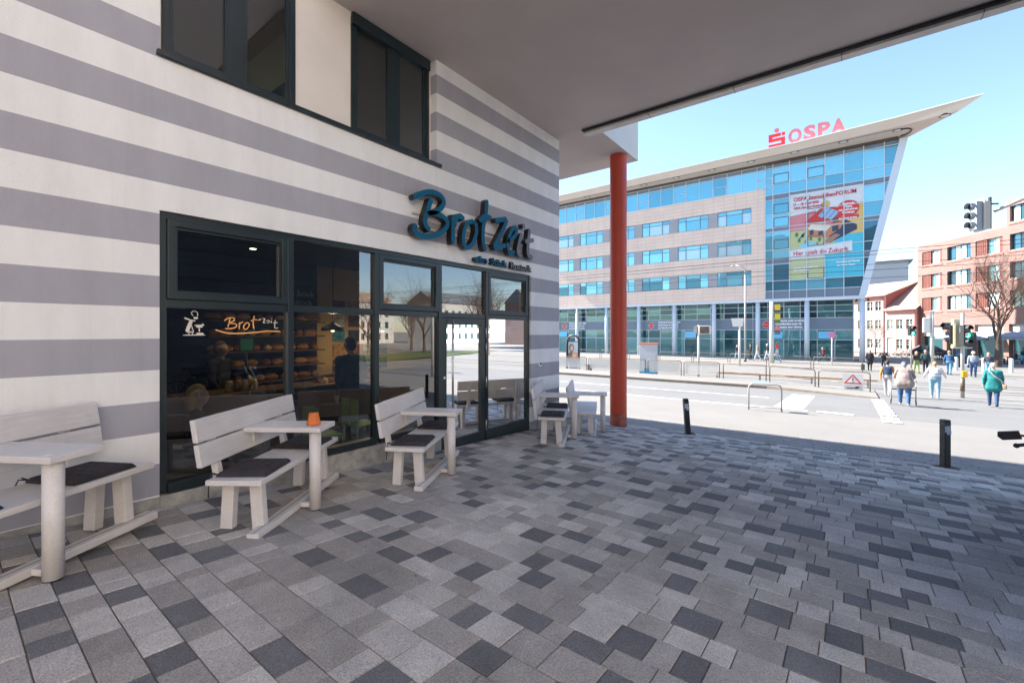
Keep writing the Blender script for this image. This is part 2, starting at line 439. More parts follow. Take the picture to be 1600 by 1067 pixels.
# tram rails along the street
rl = MB()
for t in (32.6, 34.05, 36.6, 38.05):
    rl.box(-90, 160, t - .07, t + .07, gz(t) - .08, gz(t) - .012)
struct('tram_rails', rl, m_rail)
# painted lines
ln = MB()
def mark(mb, pts, dz):
    mb.poly([(x, y, gz(y) + dz) for x, y in pts])
mark(ln, [(-60, 17.0), (3.9, 17.25), (3.9, 17.40), (-60, 17.15)], -0.022)
mark(ln, [(-60, 20.95), (2.3, 21.15), (2.3, 21.28), (-60, 21.08)], -0.022)
mark(ln, [(4.15, 17.05), (5.1, 16.98), (5.1, 17.35), (4.15, 17.42)], -0.004)
mark(ln, [(2.9, 17.6), (3.75, 17.5), (3.75, 20.5), (2.9, 20.5)], -0.026); mark(ln, [(2.9, 20.5), (3.75, 20.5), (3.75, 24.0), (2.9, 24.0)], -0.026)
for k in range(10):
    t = 15.95 + k * .86
    mark(ln, [(5.72, t), (6.14, t), (6.14, t + .55), (5.72, t + .55)], 0.006)
struct('road_markings', ln, m_white)

# ---- paving under the arcade: courses along the street, mixed lengths
bed = MB(); sheet(bed, -.6, 40, -12, 10.25, -0.008)
bedo = struct('plaza_paving', bed, m_bed)
strip = MB(); sheet(strip, -30, 60, 10.05, 11.6, -0.03); sheet(strip, -30, -.62, 8.0, 10.05, -0.03)
stripo = struct('edge_paving', strip, m_bed)
PAV = {}
def paver_mesh(w, l, mi):
    k = (round(w, 3), round(l, 3), mi)
    if k not in PAV:
        c = 0.004; h = 0.005; a, b = l / 2, w / 2
        mb = MB()
        v = [(-a, -b, -.05), (a, -b, -.05), (a, b, -.05), (-a, b, -.05), (-a, -b, -h), (a, -b, -h), (a, b, -h), (-a, b, -h), (-a + c, -b + c, 0), (a - c, -b + c, 0), (a - c, b - c, 0), (-a + c, b - c, 0)]
        f = [(8, 9, 10, 11)]
        for i in range(4):
            j = (i + 1) % 4
            f += [(i, j, 4 + j, 4 + i), (4 + i, 4 + j, 8 + j, 8 + i)]
        mb.add(v, f); PAV[k] = mb.mesh('paver', [(m_pl, m_pm, m_pd, m_strip)[mi]], fix=False)
    return PAV[k]
rp = random.Random(21)
pavers = []
curdark = []; t = -3.2; gap = 0.005
seq = []
while t < 10.0:
    w = rp.choice([.17, .17, .235, .235, .20])
    seq.append((t, w)); t += w
for t0, w in seq:
    tc = t0 + w / 2
    s = -.05 + rp.random() * .25
    smax = 6.4 + max(0, tc) * .30
    prevd = False; lastdark = curdark; curdark = []
    s0 = .02
    first = True
    while s0 < smax:
        l = rp.choice([.14, .17, .20, .235, .27, .31]) if w < .2 else rp.choice([.14, .17, .20, .235, .27, .33])
        if first: l *= rp.uniform(.4, 1); first = False
        q = rp.random()
        mi = 2 if q < .34 and not prevd and not any(min(b_, s0 + l) - max(a_, s0) > .06 for a_, b_ in lastdark) else (1 if q < .62 else 0)
        prevd = mi == 2
        if mi == 2: curdark.append((s0, s0 + l))
        pavers.append((s0 + l / 2, tc, l - gap, w - gap, mi)); s0 += l
def inview(s, t):
    rx, ry = s - 5, t; Y = -math.sin(YAW) * rx + math.cos(YAW) * ry; X = math.cos(YAW) * rx + math.sin(YAW) * ry
    if Y < .3: return 0
    u = 800 + 690 * X / Y; v = 518.5 + 690 * (1.6 - gz(t)) / Y
    if not (-30 < u < 1630 and v < 1090): return 0
    return 1 / (Y * Y * Y)
vis = sorted([(inview(p[0], p[1]) * p[2] * p[3], i) for i, p in enumerate(pavers)], reverse=True)
near = set(i for _, i in vis[:300])
field = MB()
for i, (s, t, l, w, mi) in enumerate(pavers):
    a = math.atan2(gz(t + .1) - gz(t - .1), .2)
    jz = rp.uniform(-.0025, .0015); ja = rp.gauss(0, .0025); jb = rp.gauss(0, .0025)
    M = Matrix.Translation((s, t, gz(t) + jz)) @ Matrix.Rotation(a + ja, 4, 'X') @ Matrix.Rotation(jb, 4, 'Y')
    me = paver_mesh(w, l, mi)
    if i in near:
        o = link('paver', me, bedo); o.matrix_local = M
    else:
        field.T = M
        field.add([tuple(v.co) for v in me.vertices], [tuple(p.vertices) for p in me.polygons], mi)
field.T = None
fo = link('paver_field', field.mesh('paver_field', [m_pl, m_pm, m_pd], fix=False), bedo); fo['kind'] = 'stuff'
# narrow grey slabs along the edge, running with the street
es = MB(); t = 10.02
while t < 11.5:
    w = .125
    s0 = -14 + rp.random()
    while s0 < 16:
        l = rp.choice([.5, .5, .25])
        tc = t + w / 2
        a = math.atan2(gz(tc + .05) - gz(tc - .05), .1)
        me = paver_mesh(w - .006, l - .006, 3)
        es.T = Matrix.Translation((s0 + l / 2, tc, gz(tc) - .004 + rp.uniform(-.001, .001))) @ Matrix.Rotation(a, 4, 'X')
        es.add([tuple(v.co) for v in me.vertices], [tuple(p.vertices) for p in me.polygons], 0)
        s0 += l
    t += w
es.T = None
eo = link('edge_slabs', es.mesh('edge_slabs', [m_strip], fix=False), stripo); eo['kind'] = 'stuff'
# ================================================================== THE SHOP BUILDING
def stripe_material():
    m = mat('striped_render', (0.7, 0.67, 0.65), 0.88, var=0.03, vscale=1.2, bump=0.4, bscale=110)
    nt = m.node_tree; b = nt.nodes['Principled BSDF']
    geo = nt.nodes.new('ShaderNodeNewGeometry'); sp = nt.nodes.new('ShaderNodeSeparateXYZ'); nt.links.new(geo.outputs['Position'], sp.inputs[0])
    a = nt.nodes.new('ShaderNodeMath'); a.operation = 'SUBTRACT'; a.inputs[1].default_value = 1.539 - 0.2845 * 20; nt.links.new(sp.outputs['Z'], a.inputs[0])
    d = nt.nodes.new('ShaderNodeMath'); d.operation = 'DIVIDE'; d.inputs[1].default_value = 0.2845 * 2; nt.links.new(a.outputs[0], d.inputs[0])
    fr = nt.nodes.new('ShaderNodeMath'); fr.operation = 'FRACT'; nt.links.new(d.outputs[0], fr.inputs[0])
    gt = nt.nodes.new('ShaderNodeMath'); gt.operation = 'GREATER_THAN'; gt.inputs[1].default_value = 0.5; nt.links.new(fr.outputs[0], gt.inputs[0])
    mx = nt.nodes.new('ShaderNodeMix'); mx.data_type = 'RGBA'
    mx.inputs['A'].default_value = (0.735, 0.73, 0.735, 1); mx.inputs['B'].default_value = (0.345, 0.34, 0.385, 1)
    nt.links.new(gt.outputs[0], mx.inputs['Factor'])
    # grime: faint runs and patches, stronger close to the ground where it splashes
    n = nt.nodes.new('ShaderNodeTexNoise'); n.inputs['Scale'].default_value = 2.1; n.inputs['Detail'].default_value = 7; n.inputs['Roughness'].default_value = .65
    mp = nt.nodes.new('ShaderNodeMapping'); mp.inputs['Scale'].default_value = (1, 1.4, .5)
    nt.links.new(geo.outputs['Position'], mp.inputs[0]); nt.links.new(mp.outputs[0], n.inputs['Vector'])
    mr = nt.nodes.new('ShaderNodeMapRange'); mr.inputs['From Min'].default_value = .35; mr.inputs['From Max'].default_value = .75; mr.inputs['To Min'].default_value = 1.03; mr.inputs['To Max'].default_value = .90
    nt.links.new(n.outputs['Fac'], mr.inputs['Value'])
    ml = nt.nodes.new('ShaderNodeMix'); ml.data_type = 'RGBA'; ml.blend_type = 'MULTIPLY'; ml.inputs['Factor'].default_value = 1
    nt.links.new(mx.outputs['Result'], ml.inputs['A']); nt.links.new(mr.outputs['Result'], ml.inputs['B'])
    n2 = nt.nodes.new('ShaderNodeTexNoise'); n2.inputs['Scale'].default_value = 3.0; n2.inputs['Detail'].default_value = 4
    mp2 = nt.nodes.new('ShaderNodeMapping'); mp2.inputs['Scale'].default_value = (1, 7, .22)
    nt.links.new(geo.outputs['Position'], mp2.inputs[0]); nt.links.new(mp2.outputs[0], n2.inputs['Vector'])
    mr2 = nt.nodes.new('ShaderNodeMapRange'); mr2.inputs['From Min'].default_value = .55; mr2.inputs['From Max'].default_value = .8; mr2.inputs['To Min'].default_value = 1.0; mr2.inputs['To Max'].default_value = .94
    nt.links.new(n2.outputs['Fac'], mr2.inputs['Value'])
    ml2 = nt.nodes.new('ShaderNodeMix'); ml2.data_type = 'RGBA'; ml2.blend_type = 'MULTIPLY'; ml2.inputs['Factor'].default_value = 1
    nt.links.new(ml.outputs['Result'], ml2.inputs['A']); nt.links.new(mr2.outputs['Result'], ml2.inputs['B'])
    nt.links.new(ml2.outputs['Result'], b.inputs['Base Color'])
    return m
m_stripe = stripe_material()
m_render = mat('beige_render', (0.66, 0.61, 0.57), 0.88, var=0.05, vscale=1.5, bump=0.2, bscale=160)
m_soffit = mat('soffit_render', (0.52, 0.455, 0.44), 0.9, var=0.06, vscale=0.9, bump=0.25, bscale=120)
m_fascia = mat('fascia_white', (0.72, 0.72, 0.71), 0.85, var=0.03, vscale=1)
m_plinth = mat('plinth_concrete', (0.36, 0.345, 0.32), 0.9, var=0.35, vscale=7, bump=0.6, bscale=50)
m_frame = mat('window_frame', (0.012, 0.022, 0.028), 0.38, var=0.15, vscale=3, spec=0.5)
m_dark = mat('dark_metal', (0.02, 0.022, 0.025), 0.45)
m_trim = mat('edge_profile', (0.60, 0.565, 0.54), 0.5, var=0.1, vscale=2)
m_steel = mat('brushed_steel', (0.55, 0.55, 0.54), 0.35, metal=0.9)
m_pane = glass('shop_glass', (0.34, 0.38, 0.40), 1.52, 2.8, base=0.035)
m_pane_up = glass('upper_glass', (0.62, 0.68, 0.66), 1.5, 1.9)

SF0, SF1, SFT, SFB = 1.245, 7.14, 2.711, 0.123          # shopfront opening
RC0, RC1, RCZ, SOF = 1.25, 4.64, 4.147, 5.738           # upper window recess, soffit height
FAC = 8.215                                             # street face of the wall
bld = thing('corner_building', 'grey and white striped shop building with deep overhanging upper storeys', 'building', (0, 4, 0))
WP = lambda a, d, z: (-d, a, z)
w = MB()
wall(w, -16.0, FAC, (-1.2, SOF + .02), [(SF0, SF1, -1.2, SFT), (RC0, RC1, RCZ, SOF + .02)], .28, WP)
obj('wall', w, m_stripe, bld)
yw = MB(); yw.box(-19, -.004, -16, 2.71, SOF + .002, SOF + .8); obj('lowered_wing', yw, m_soffit, bld)  # unseen wing, kept low so skylight and bounced sun reach the wall
sw = MB(); wall(sw, -19, -.281, (-1.5, SOF - .003), [(-3.6, -.7, 4.25, 5.55)], .28, lambda a, d, z: (a, FAC - .005 - d, z))  # unseen opening added so daylight brightens the upstairs room
obj('street_wall', sw, m_stripe, bld)
# upper storeys above the passage, and the part that stands out over the column
up = MB()
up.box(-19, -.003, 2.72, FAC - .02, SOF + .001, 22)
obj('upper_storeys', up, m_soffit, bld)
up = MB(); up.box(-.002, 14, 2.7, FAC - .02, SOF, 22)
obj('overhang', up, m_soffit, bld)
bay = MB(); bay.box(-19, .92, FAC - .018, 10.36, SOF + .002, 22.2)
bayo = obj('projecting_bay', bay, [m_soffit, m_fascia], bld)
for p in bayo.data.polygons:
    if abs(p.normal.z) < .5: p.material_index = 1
# drip profile along the edge of the overhang
tr = MB(); tr.box(.66, 14, FAC - .12, FAC + .05, SOF - .085, SOF - .004)
to = obj('edge_profile', tr, m_trim, bld, bev=.006)
tr = MB(); tr.box(.64, 14, FAC - .165, FAC - .123, SOF - .045, SOF - .002)
obj('drip_channel', tr, m_dark, bld)
js = MB()
for k in range(7): js.box(2.0 + k * 1.45, 2.008 + k * 1.45, FAC - .123, FAC + .052, SOF - .088, SOF - .006)
obj('profile_joints', js, m_dark, bld)
# rear panel of the upper recess
pn = MB()
wall(pn, RC0 - .05, RC1 + .05, (RCZ - .02, SOF), [(1.29, 2.55, RCZ + .03, SOF - .05), (3.268, 4.60, RCZ + .03, SOF - .05)], .15, lambda a, d, z: (-.13 - d, a, z))
obj('recess_panel', pn, m_render, bld)
sl = MB(); sl.box(-.13, .045, RC0 - .03, RC1 + .08, RCZ - .035, RCZ + .012)
obj('window_sill', sl, m_frame, bld, bev=.005)
def upper_window(a0, a1, z0, z1, mull):
    s0 = -.19
    fr = MB(); t = .062
    fr.box(s0, s0 + .075, a0, a0 + t, z0, z1); fr.box(s0, s0 + .075, a1 - t, a1, z0, z1)
    fr.box(s0, s0 + .075, a0 + t, a1 - t, z0, z0 + t); fr.box(s0, s0 + .075, a0 + t, a1 - t, z1 - t, z1)
    fr.box(s0, s0 + .07, mull - .07, mull + .07, z0 + t, z1 - t)
    wo = obj('upper_window', fr, m_frame, bld, bev=.004)
    bx = MB(); bx.box(s0 + .02, s0 + .11, a0 + .003, a1 - .003, z1 - .11, z1 + .045); obj('blind_box', bx, m_frame, wo, bev=.004)
    for b0, b1 in ((a0 + t, mull - .07), (mull + .07, a1 - t)):
        p = MB(); p.poly([(s0 + .03, b0, z0 + t), (s0 + .03, b1, z0 + t), (s0 + .03, b1, z1 - t), (s0 + .03, b0, z1 - t)]); obj('pane', p, m_pane_up, wo)
        sash = MB(); q = .035
        sash.box(s0 + .022, s0 + .06, b0, b0 + q, z0 + t, z1 - t); sash.box(s0 + .022, s0 + .06, b1 - q, b1, z0 + t, z1 - t)
        sash.box(s0 + .022, s0 + .06, b0 + q, b1 - q, z0 + t, z0 + t + q); sash.box(s0 + .022, s0 + .06, b0 + q, b1 - q, z1 - t - q, z1 - t); obj('sash', sash, m_frame, wo)
    return wo
upper_window(1.292, 2.548, RCZ + .032, SOF - .052, 1.93)
upper_window(3.27, 4.598, RCZ + .032, SOF - .052, 3.95)
# upstairs room behind those windows
rm = MB()
rm.poly([(-3.8, .2, RCZ - .3), (-3.8, 7.9, RCZ - .3), (-3.8, 7.9, 7), (-3.8, .2, 7)]); rm.poly([(-.3, .2, 6.6), (-3.8, .2, 6.6), (-3.8, 7.9, 6.6), (-.3, 7.9, 6.6)])
rm.poly([(-.3, .2, RCZ - .3), (-.3, 7.9, RCZ - .3), (-3.8, 7.9, RCZ - .3), (-3.8, .2, RCZ - .3)]); rm.poly([(-.3, .2, RCZ - .3), (-3.8, .2, RCZ - .3), (-3.8, .2, 7), (-.3, .2, 7)])
rm.box(-3.7, -.31, 2.862, 2.94, RCZ - .29, RCZ - .25); rm.box(-2.4, -.85, 2.862, 2.94, RCZ - .25, SOF - .1)
obj('upstairs_room', rm, mat('office_wall', (0.78, 0.80, 0.74), 0.9), bld)
# plinth below the shop windows
pl = MB(); pl.box(-.27, .012, SF0 - .0, 4.735, -1.0, SFB - .02); obj('plinth', pl, m_plinth, bld, bev=.008)
pl = MB(); pl.hexa([(-.2, -16, -1), (.008, -16, -1), (.008, SF0 - .002, -1), (-.2, SF0 - .002, -1)], [(-.2, -16, .28), (.008, -16, .28), (.008, SF0 - .002, .10), (-.2, SF0 - .002, .10)]); obj('plinth', pl, m_plinth, bld)
pl = MB(); pl.box(-.27, .009, SF1 + .002, FAC - .03, -1.2, -.24); obj('plinth', pl, m_plinth, bld)

# ------------------------------------------------ shopfront: five bays, door in the fourth
sf = MB(); X0, X1 = -.13, -.035
MUL = [1.245, 2.448, 3.596, 4.746, 5.853, 7.14]
TZ = 1.865                                              # transom
DB = gz(5.4) - .02                                      # door sill
sf.box(X0, X1, SF0, SF1, SFT - .062, SFT)
sf.box(X0, X1, SF0, SF0 + .062, SFB, SFT - .062); sf.box(X0, X1, SF1 - .07, SF1, -.45, SFT - .062)
for a in MUL[1:5]: sf.box(X0, X1 + .012, a - .033, a + .033, SFB if a < 4.7 else -.42, SFT - .062)
for i in range(5):
    a0 = MUL[i] + (.062 if i == 0 else .033); a1 = MUL[i + 1] - (.07 if i == 4 else .033)
    sf.box(X0, X1 - .004, a0, a1, TZ - .04, TZ + .04)
    if i < 3: sf.box(X0, X1 + .05, a0, a1, SFB - .01, SFB + .07)
    if i == 4: sf.box(X0, X1 - .004, a0, a1, -.42, -.10)
sfo = obj('shopfront', sf, m_frame, bld, bev=.004)
def glaze(a0, a1, z0, z1, s=-.078, par=None):
    p = MB(); p.poly([(s, a0, z0), (s, a1, z0), (s, a1, z1), (s, a0, z1)]); return obj('pane', p, m_pane, par or sfo)
def casement(a0, a1, z0, z1, t=.062, s0=-.10, s1=-.018, name='casement'):
    c = MB()
    c.box(s0, s1, a0, a0 + t, z0, z1); c.box(s0, s1, a1 - t, a1, z0, z1); c.box(s0, s1, a0 + t, a1 - t, z0, z0 + t); c.box(s0, s1, a0 + t, a1 - t, z1 - t, z1)
    co = obj(name, c, m_frame, sfo, bev=.006)
    c = MB(); q = .022
    c.box(s0 + .02, s1 - .025, a0 + t, a0 + t + q, z0 + t, z1 - t); c.box(s0 + .02, s1 - .025, a1 - t - q, a1 - t, z0 + t, z1 - t); c.box(s0 + .02, s1 - .025, a0 + t + q, a1 - t - q, z0 + t, z0 + t + q); c.box(s0 + .02, s1 - .025, a0 + t + q, a1 - t - q, z1 - t - q, z1 - t)
    obj('glazing_bead', c, m_frame, sfo)
    glaze(a0 + t + q, a1 - t - q, z0 + t + q, z1 - t - q)
for i in range(5):
    a0 = MUL[i] + (.064 if i == 0 else .035); a1 = MUL[i + 1] - (.072 if i == 4 else .035)
    zt0, zt1 = TZ + .042, SFT - .064
    if i in (0, 2, 4): casement(a0, a1, zt0, zt1)
    else: glaze(a0, a1, zt0, zt1)
    if i < 3: glaze(a0, a1, SFB + .072, TZ - .042)
    if i == 4: glaze(a0, a1, -.098, TZ - .042)
# door leaf with bar handle and hinges
dl = MB(); a0, a1 = MUL[3] + .04, MUL[4] - .04; z0, z1 = DB, TZ - .045; t = .105
dl.box(-.11, -.035, a0, a0 + t, z0, z1); dl.box(-.11, -.035, a1 - t, a1, z0, z1); dl.box(-.11, -.035, a0 + t, a1 - t, z0, z0 + .16); dl.box(-.11, -.035, a0 + t, a1 - t, z1 - t, z1)
door = obj('door', dl, m_frame, sfo, bev=.004)
# note: sub-sub parts stay one level under the shopfront
glaze(a0 + t, a1 - t, z0 + .16, z1 - t, s=-.07)
hd = MB(); hx = a0 + .17
hd.cyl((.035, hx, z0 + .28), (.035, hx, z1 - .02), .017, n=12); hd.cyl((-.035, hx, z0 + .45), (.035, hx, z0 + .45), .011, n=8); hd.cyl((-.035, hx, z1 - .15), (.035, hx, z1 - .15), .011, n=8)
obj('bar_handle', hd, m_steel, sfo)
for zz in (z0 + .25, z0 + 1.0, z0 + 1.58, z0 + 1.85):
    h = MB(); h.cyl((-.02, a1 + .012, zz - .09), (-.02, a1 + .012, zz + .09), .011, n=8); obj('hinge', h, m_steel, sfo)
h = MB(); h.cyl((-.036, a0 + .05, z0 + 1.15), (-.022, a0 + .05, z0 + 1.15), .022, n=12); obj('lock_cylinder', h, m_steel, sfo)
# window lettering (orange film on the glass)
m_film = mat('orange_film', (0.85, 0.40, 0.14), 0.6, emit=0.0)
m_film2 = mat('pale_film', (0.70, 0.62, 0.56), 0.6)
dec = MB()
DW = lambda pts, wd, mi=0: ribbon(dec, pts, wd, (0, 1, 0), (0, 0, 1), (-.070, 0, 0), 0, mi, mi)
for pts, wd in (([(1.715, 1.622), (1.801, 1.592), (1.897, 1.583), (2.076, 1.593), (2.212, 1.608), (2.354, 1.604)], .013),
        ([(1.849, 1.74), (1.835, 1.683), (1.828, 1.65)], .011), ([(1.795, 1.713), (1.828, 1.738), (1.876, 1.745), (1.886, 1.718), (1.835, 1.690), (1.897, 1.684), (1.908, 1.657), (1.869, 1.636), (1.801, 1.634)], .011),
        ([(1.936, 1.70), (1.932, 1.627)], .012), ([(1.936, 1.672), (1.950, 1.695), (1.972, 1.704)], .010), ([(2.01, 1.701), (1.98, 1.67), (1.978, 1.635), (2.005, 1.629), (2.032, 1.678), (2.01, 1.701)], .010),
        ([(2.08, 1.774), (2.069, 1.694), (2.078, 1.631)], .012), ([(2.047, 1.716), (2.078, 1.732), (2.110, 1.728)], .010), ([(2.117, 1.725), (2.151, 1.737)], .011)): DW(pts, wd, 0)
for pts, wd in (([(2.165, 1.742), (2.190, 1.742), (2.172, 1.702), (2.196, 1.702)], .008), ([(2.205, 1.716), (2.226, 1.726), (2.238, 1.708)], .008), ([(2.212, 1.700), (2.234, 1.697)], .007), ([(2.257, 1.722), (2.255, 1.697)], .009), ([(2.258, 1.742), (2.262, 1.746)], .010),
        ([(2.298, 1.735), (2.292, 1.657), (2.304, 1.640), (2.328, 1.645)], .009), ([(2.272, 1.698), (2.326, 1.703)], .008)): DW(pts, wd, 1)
obj('window_lettering', dec, [m_film, m_film2], sfo, fix=False)
dec = MB()          # small line drawing of a cook at a dough trough
for pts, wd in (([(1.443, 1.568), (1.626, 1.570)], .009), ([(1.527, 1.754), (1.511, 1.782), (1.533, 1.803), (1.560, 1.787), (1.563, 1.751)], .006), ([(1.53, 1.735), (1.565, 1.735)], .020), ([(1.453, 1.735), (1.50, 1.715), (1.545, 1.706)], .012),
        ([(1.51, 1.705), (1.49, 1.65), (1.475, 1.60)], .030), ([(1.505, 1.69), (1.520, 1.63), (1.530, 1.600)], .007), ([(1.472, 1.600), (1.530, 1.598)], .012), ([(1.536, 1.664), (1.619, 1.665)], .010), ([(1.550, 1.650), (1.605, 1.650)], .016), ([(1.575, 1.64), (1.578, 1.60)], .010), ([(1.551, 1.582), (1.613, 1.582)], .018), ([(1.492, 1.598), (1.490, 1.572)], .006), ([(1.52, 1.598), (1.522, 1.572)], .006), ([(1.60, 1.672), (1.612, 1.676)], .014)): DW(pts, wd)
obj('window_drawing', dec, [m_film2], sfo, fix=False)

# ------------------------------------------------ script sign over the door
m_signf = mat('sign_blue', (0.0, 0.092, 0.18), 0.6, var=0.08, vscale=4, spec=0.2)
m_signs = mat('sign_side', (0.014, 0.014, 0.016), 0.35)
m_signrefl = mat('sign_reflection', (0.07, 0.045, 0.04), 0.3, var=0.5, vscale=9)  # dark bronze reflection painted onto the last letters of the blue sign
sign = thing('shop_sign', 'blue script lettering with dark sides fixed to the striped wall above the door', 'shop sign', (.12, 5.5, 2.7))
LET = [('letter_b', [[(4.396, 3.542), (4.341, 3.39), (4.291, 3.255), (4.277, 3.169), (4.313, 3.107), (4.374, 3.077)], [(4.066, 3.476), (4.197, 3.559), (4.341, 3.623), (4.481, 3.644), (4.596, 3.616), (4.645, 3.544), (4.59, 3.446), (4.471, 3.363), (4.332, 3.304), (4.471, 3.342), (4.625, 3.324), (4.715, 3.27), (4.695, 3.179), (4.586, 3.073), (4.433, 3.004), (4.268, 2.965), (4.144, 2.981), (4.075, 3.036), (4.109, 3.109)]], .075, 0),
       ('letter_r', [[(4.841, 3.398), (4.837, 2.941)], [(4.854, 3.20), (4.902, 3.344), (4.991, 3.412), (5.081, 3.37)]], .078, 0),
       ('letter_o', [[(5.306, 3.387), (5.181, 3.347), (5.103, 3.241), (5.068, 3.098), (5.081, 2.994), (5.17, 2.944), (5.283, 3.026), (5.364, 3.18), (5.371, 3.318), (5.306, 3.387)]], .072, 0),
       ('letter_t', [[(5.64, 3.816), (5.615, 3.593), (5.554, 3.373), (5.537, 3.178), (5.561, 3.023), (5.605, 2.962)], [(5.446, 3.415), (5.578, 3.525), (5.752, 3.531)]], .08, 0),
       ('letter_z', [[(5.855, 3.513), (6.02, 3.56), (6.176, 3.603)], [(6.176, 3.60), (6.12, 3.48), (5.973, 3.253), (5.816, 3.037)], [(5.816, 3.037), (5.973, 3.078), (6.148, 3.13)]], .085, 0),
       ('letter_e', [[(6.19, 3.205), (6.402, 3.326), (6.475, 3.462), (6.388, 3.48), (6.259, 3.328), (6.209, 3.139), (6.274, 3.012), (6.417, 3.058)]], .075, 1),
       ('letter_i', [[(6.624, 3.426), (6.543, 3.209), (6.513, 3.057), (6.624, 3.017)], [(6.645, 3.563), (6.725, 3.582)]], .085, 1),
       ('letter_t', [[(6.887, 3.555), (6.84, 3.31), (6.834, 3.075), (6.984, 3.016)], [(6.731, 3.292), (7.016, 3.366)]], .085, 1)]
for nm, strokes, wd, late in LET:
    b = MB()
    for k, st in enumerate(strokes): ribbon(b, st, wd, (0, 1, 0), (0, 0, 1), (.055 + .003 * k, 0, 0), .105, 0, 1)
    obj(nm, b, [m_signrefl if late and nm != 'letter_e' else m_signf, m_signs], sign)
rl_ = MB(); rl_.box(.012, .05, 4.15, 6.95, 3.11, 3.135); rl_.box(.012, .05, 4.15, 6.95, 3.30, 3.325)
for k in range(6): rl_.cyl((-.01, 4.3 + k * .5, 3.123), (.014, 4.3 + k * .5, 3.123), .012, n=8)
obj('fixing_rail', rl_, m_trim, sign)
for wtxt, o0, wd, mm in (('ein', 5.37, .33, m_signf), ('Stück', 5.80, .46, m_signf), ('Rostock', 6.36, .66, m_signrefl)):
    side = text('small_letters', wtxt, .165, (.05, o0, 2.757), (0, 1, 0), (0, 0, 1), m_signs, sign, depth=.03, width=wd, bold=.004)
    text('small_letter_faces', wtxt, .165, (.1115, o0, 2.757), (0, 1, 0), (0, 0, 1), mm, sign, depth=0.0, width=wd, bold=.004)

# ------------------------------------------------ red column under the projecting bay
m_red = mat('column_red', (0.50, 0.055, 0.022), 0.5, var=0.06, vscale=2)
cl = MB(); cl.cyl((.67, 9.78, -.30), (.67, 9.78, SOF + .004), .193, n=40, cap=False); co_ = thing('round_column', 'tall round red-brown column carrying the corner of the overhang', 'column', (.67, 9.78, gz(9.78)))
obj('shaft', cl, m_red, co_)
cl = MB(); cl.cyl((.67, 9.78, -.75), (.67, 9.78, -.30), .1935, n=40); obj('foot', cl, mat('column_foot', (0.32, 0.09, 0.06), 0.8, var=0.4, vscale=8), co_)
# round bell plate on the wall end
bl = thing('door_bell', 'small round white bell plate on the striped wall end by the door', 'door bell', (0, 7.5, .95))
b = MB(); b.cyl((-.005, 7.46, .955), (.022, 7.46, .955), .055, n=20); obj('plate', b, mat('bell_white', (0.75, 0.75, 0.74), .4), bl, bev=.004)
b = MB(); b.cyl((.02, 7.46, .955), (.034, 7.46, .955), .024, n=14); obj('button', b, m_dark, bl)
# wall across the passage (seen mirrored in the shop windows)
opp = thing('passage_building', 'dark horizontal board wall across the passage, mirrored in the shop windows', 'building', (7.2, 0, 0))
m_plank = mat('dark_plank', (0.085, 0.11, 0.14), 0.6, var=0.2, vscale=2, rnd=.12)
ow = MB(); ow.box(7.0, 13.5, 2.7, FAC - .2, -1, SOF - .01); obj('core_wall', ow, m_plank, opp)
pme = MB(); pme.box(6.95, 6.998, 2.7, FAC - .2, 0, .31); pmesh = pme.mesh('plank', [m_plank])
for k in range(19):
    o = link('plank', pmesh, opp); o.location = (0, 0, -.35 + k * .32)

# unseen house behind the camera, added to bounce warm sunlight onto wall and paving
yd = thing('light_bounce_house', 'unseen cream house behind the viewer, added to bounce warm sunlight', 'house', (18, -10, 0))
m_yard = mat('yard_render', (0.69, 0.62, 0.53), .9, var=.06, vscale=.5)
y_ = MB(); y_.box(14, 24, -30, 2.4, -.5, 13); y_.box(-19, 15, -34, -27, -.5, 13); obj('wall', y_, m_yard, yd)
y_ = MB(); y_.prism([(13.6, -30.4, 13), (24.4, -30.4, 13), (19.5, -30.4, 17)], (0, 33.2, 0)); obj('roof', y_, mat('yard_roof', (.3, .14, .09), .8), yd)
for k in range(4):
    for j in range(8):
        y_ = MB(); y_.box(13.95, 14.05, -28.5 + j * 3.4, -27.2 + j * 3.4, .6 + k * 3.1, 2.3 + k * 3.1); obj('window', y_, m_dark, yd)
yg = MB(); sheet(yg, -.5, 40, -30, -3.3, -0.012); struct('yard', yg, m_conc)  # unseen yard floor, laid to throw sunlight back into the passage
# ================================================================== BENCHES WITH BUILT-IN TABLES
m_bench = mat('painted_wood', (0.62, 0.58, 0.565), 0.5, var=0.05, vscale=5)
_nt = m_bench.node_tree; _tc = _nt.nodes.new('ShaderNodeTexCoord'); _mp = _nt.nodes.new('ShaderNodeMapping'); _mp.inputs['Scale'].default_value = (60, 2.2, 60)
_nz = _nt.nodes.new('ShaderNodeTexNoise'); _nz.inputs['Scale'].default_value = 1.6; _nz.inputs['Detail'].default_value = 5; _bp = _nt.nodes.new('ShaderNodeBump'); _bp.inputs['Strength'].default_value = .35; _bp.inputs['Distance'].default_value = .003
_nt.links.new(_tc.outputs['Object'], _mp.inputs[0]); _nt.links.new(_mp.outputs[0], _nz.inputs['Vector']); _nt.links.new(_nz.outputs['Fac'], _bp.inputs['Height']); _nt.links.new(_bp.outputs['Normal'], _nt.nodes['Principled BSDF'].inputs['Normal'])
_old = _nt.nodes['Principled BSDF'].inputs['Base Color'].links[0].from_socket
_mr = _nt.nodes.new('ShaderNodeMapRange'); _mr.inputs['From Min'].default_value = .3; _mr.inputs['From Max'].default_value = .7; _mr.inputs['To Min'].default_value = .92; _mr.inputs['To Max'].default_value = 1.06; _nt.links.new(_nz.outputs['Fac'], _mr.inputs['Value'])
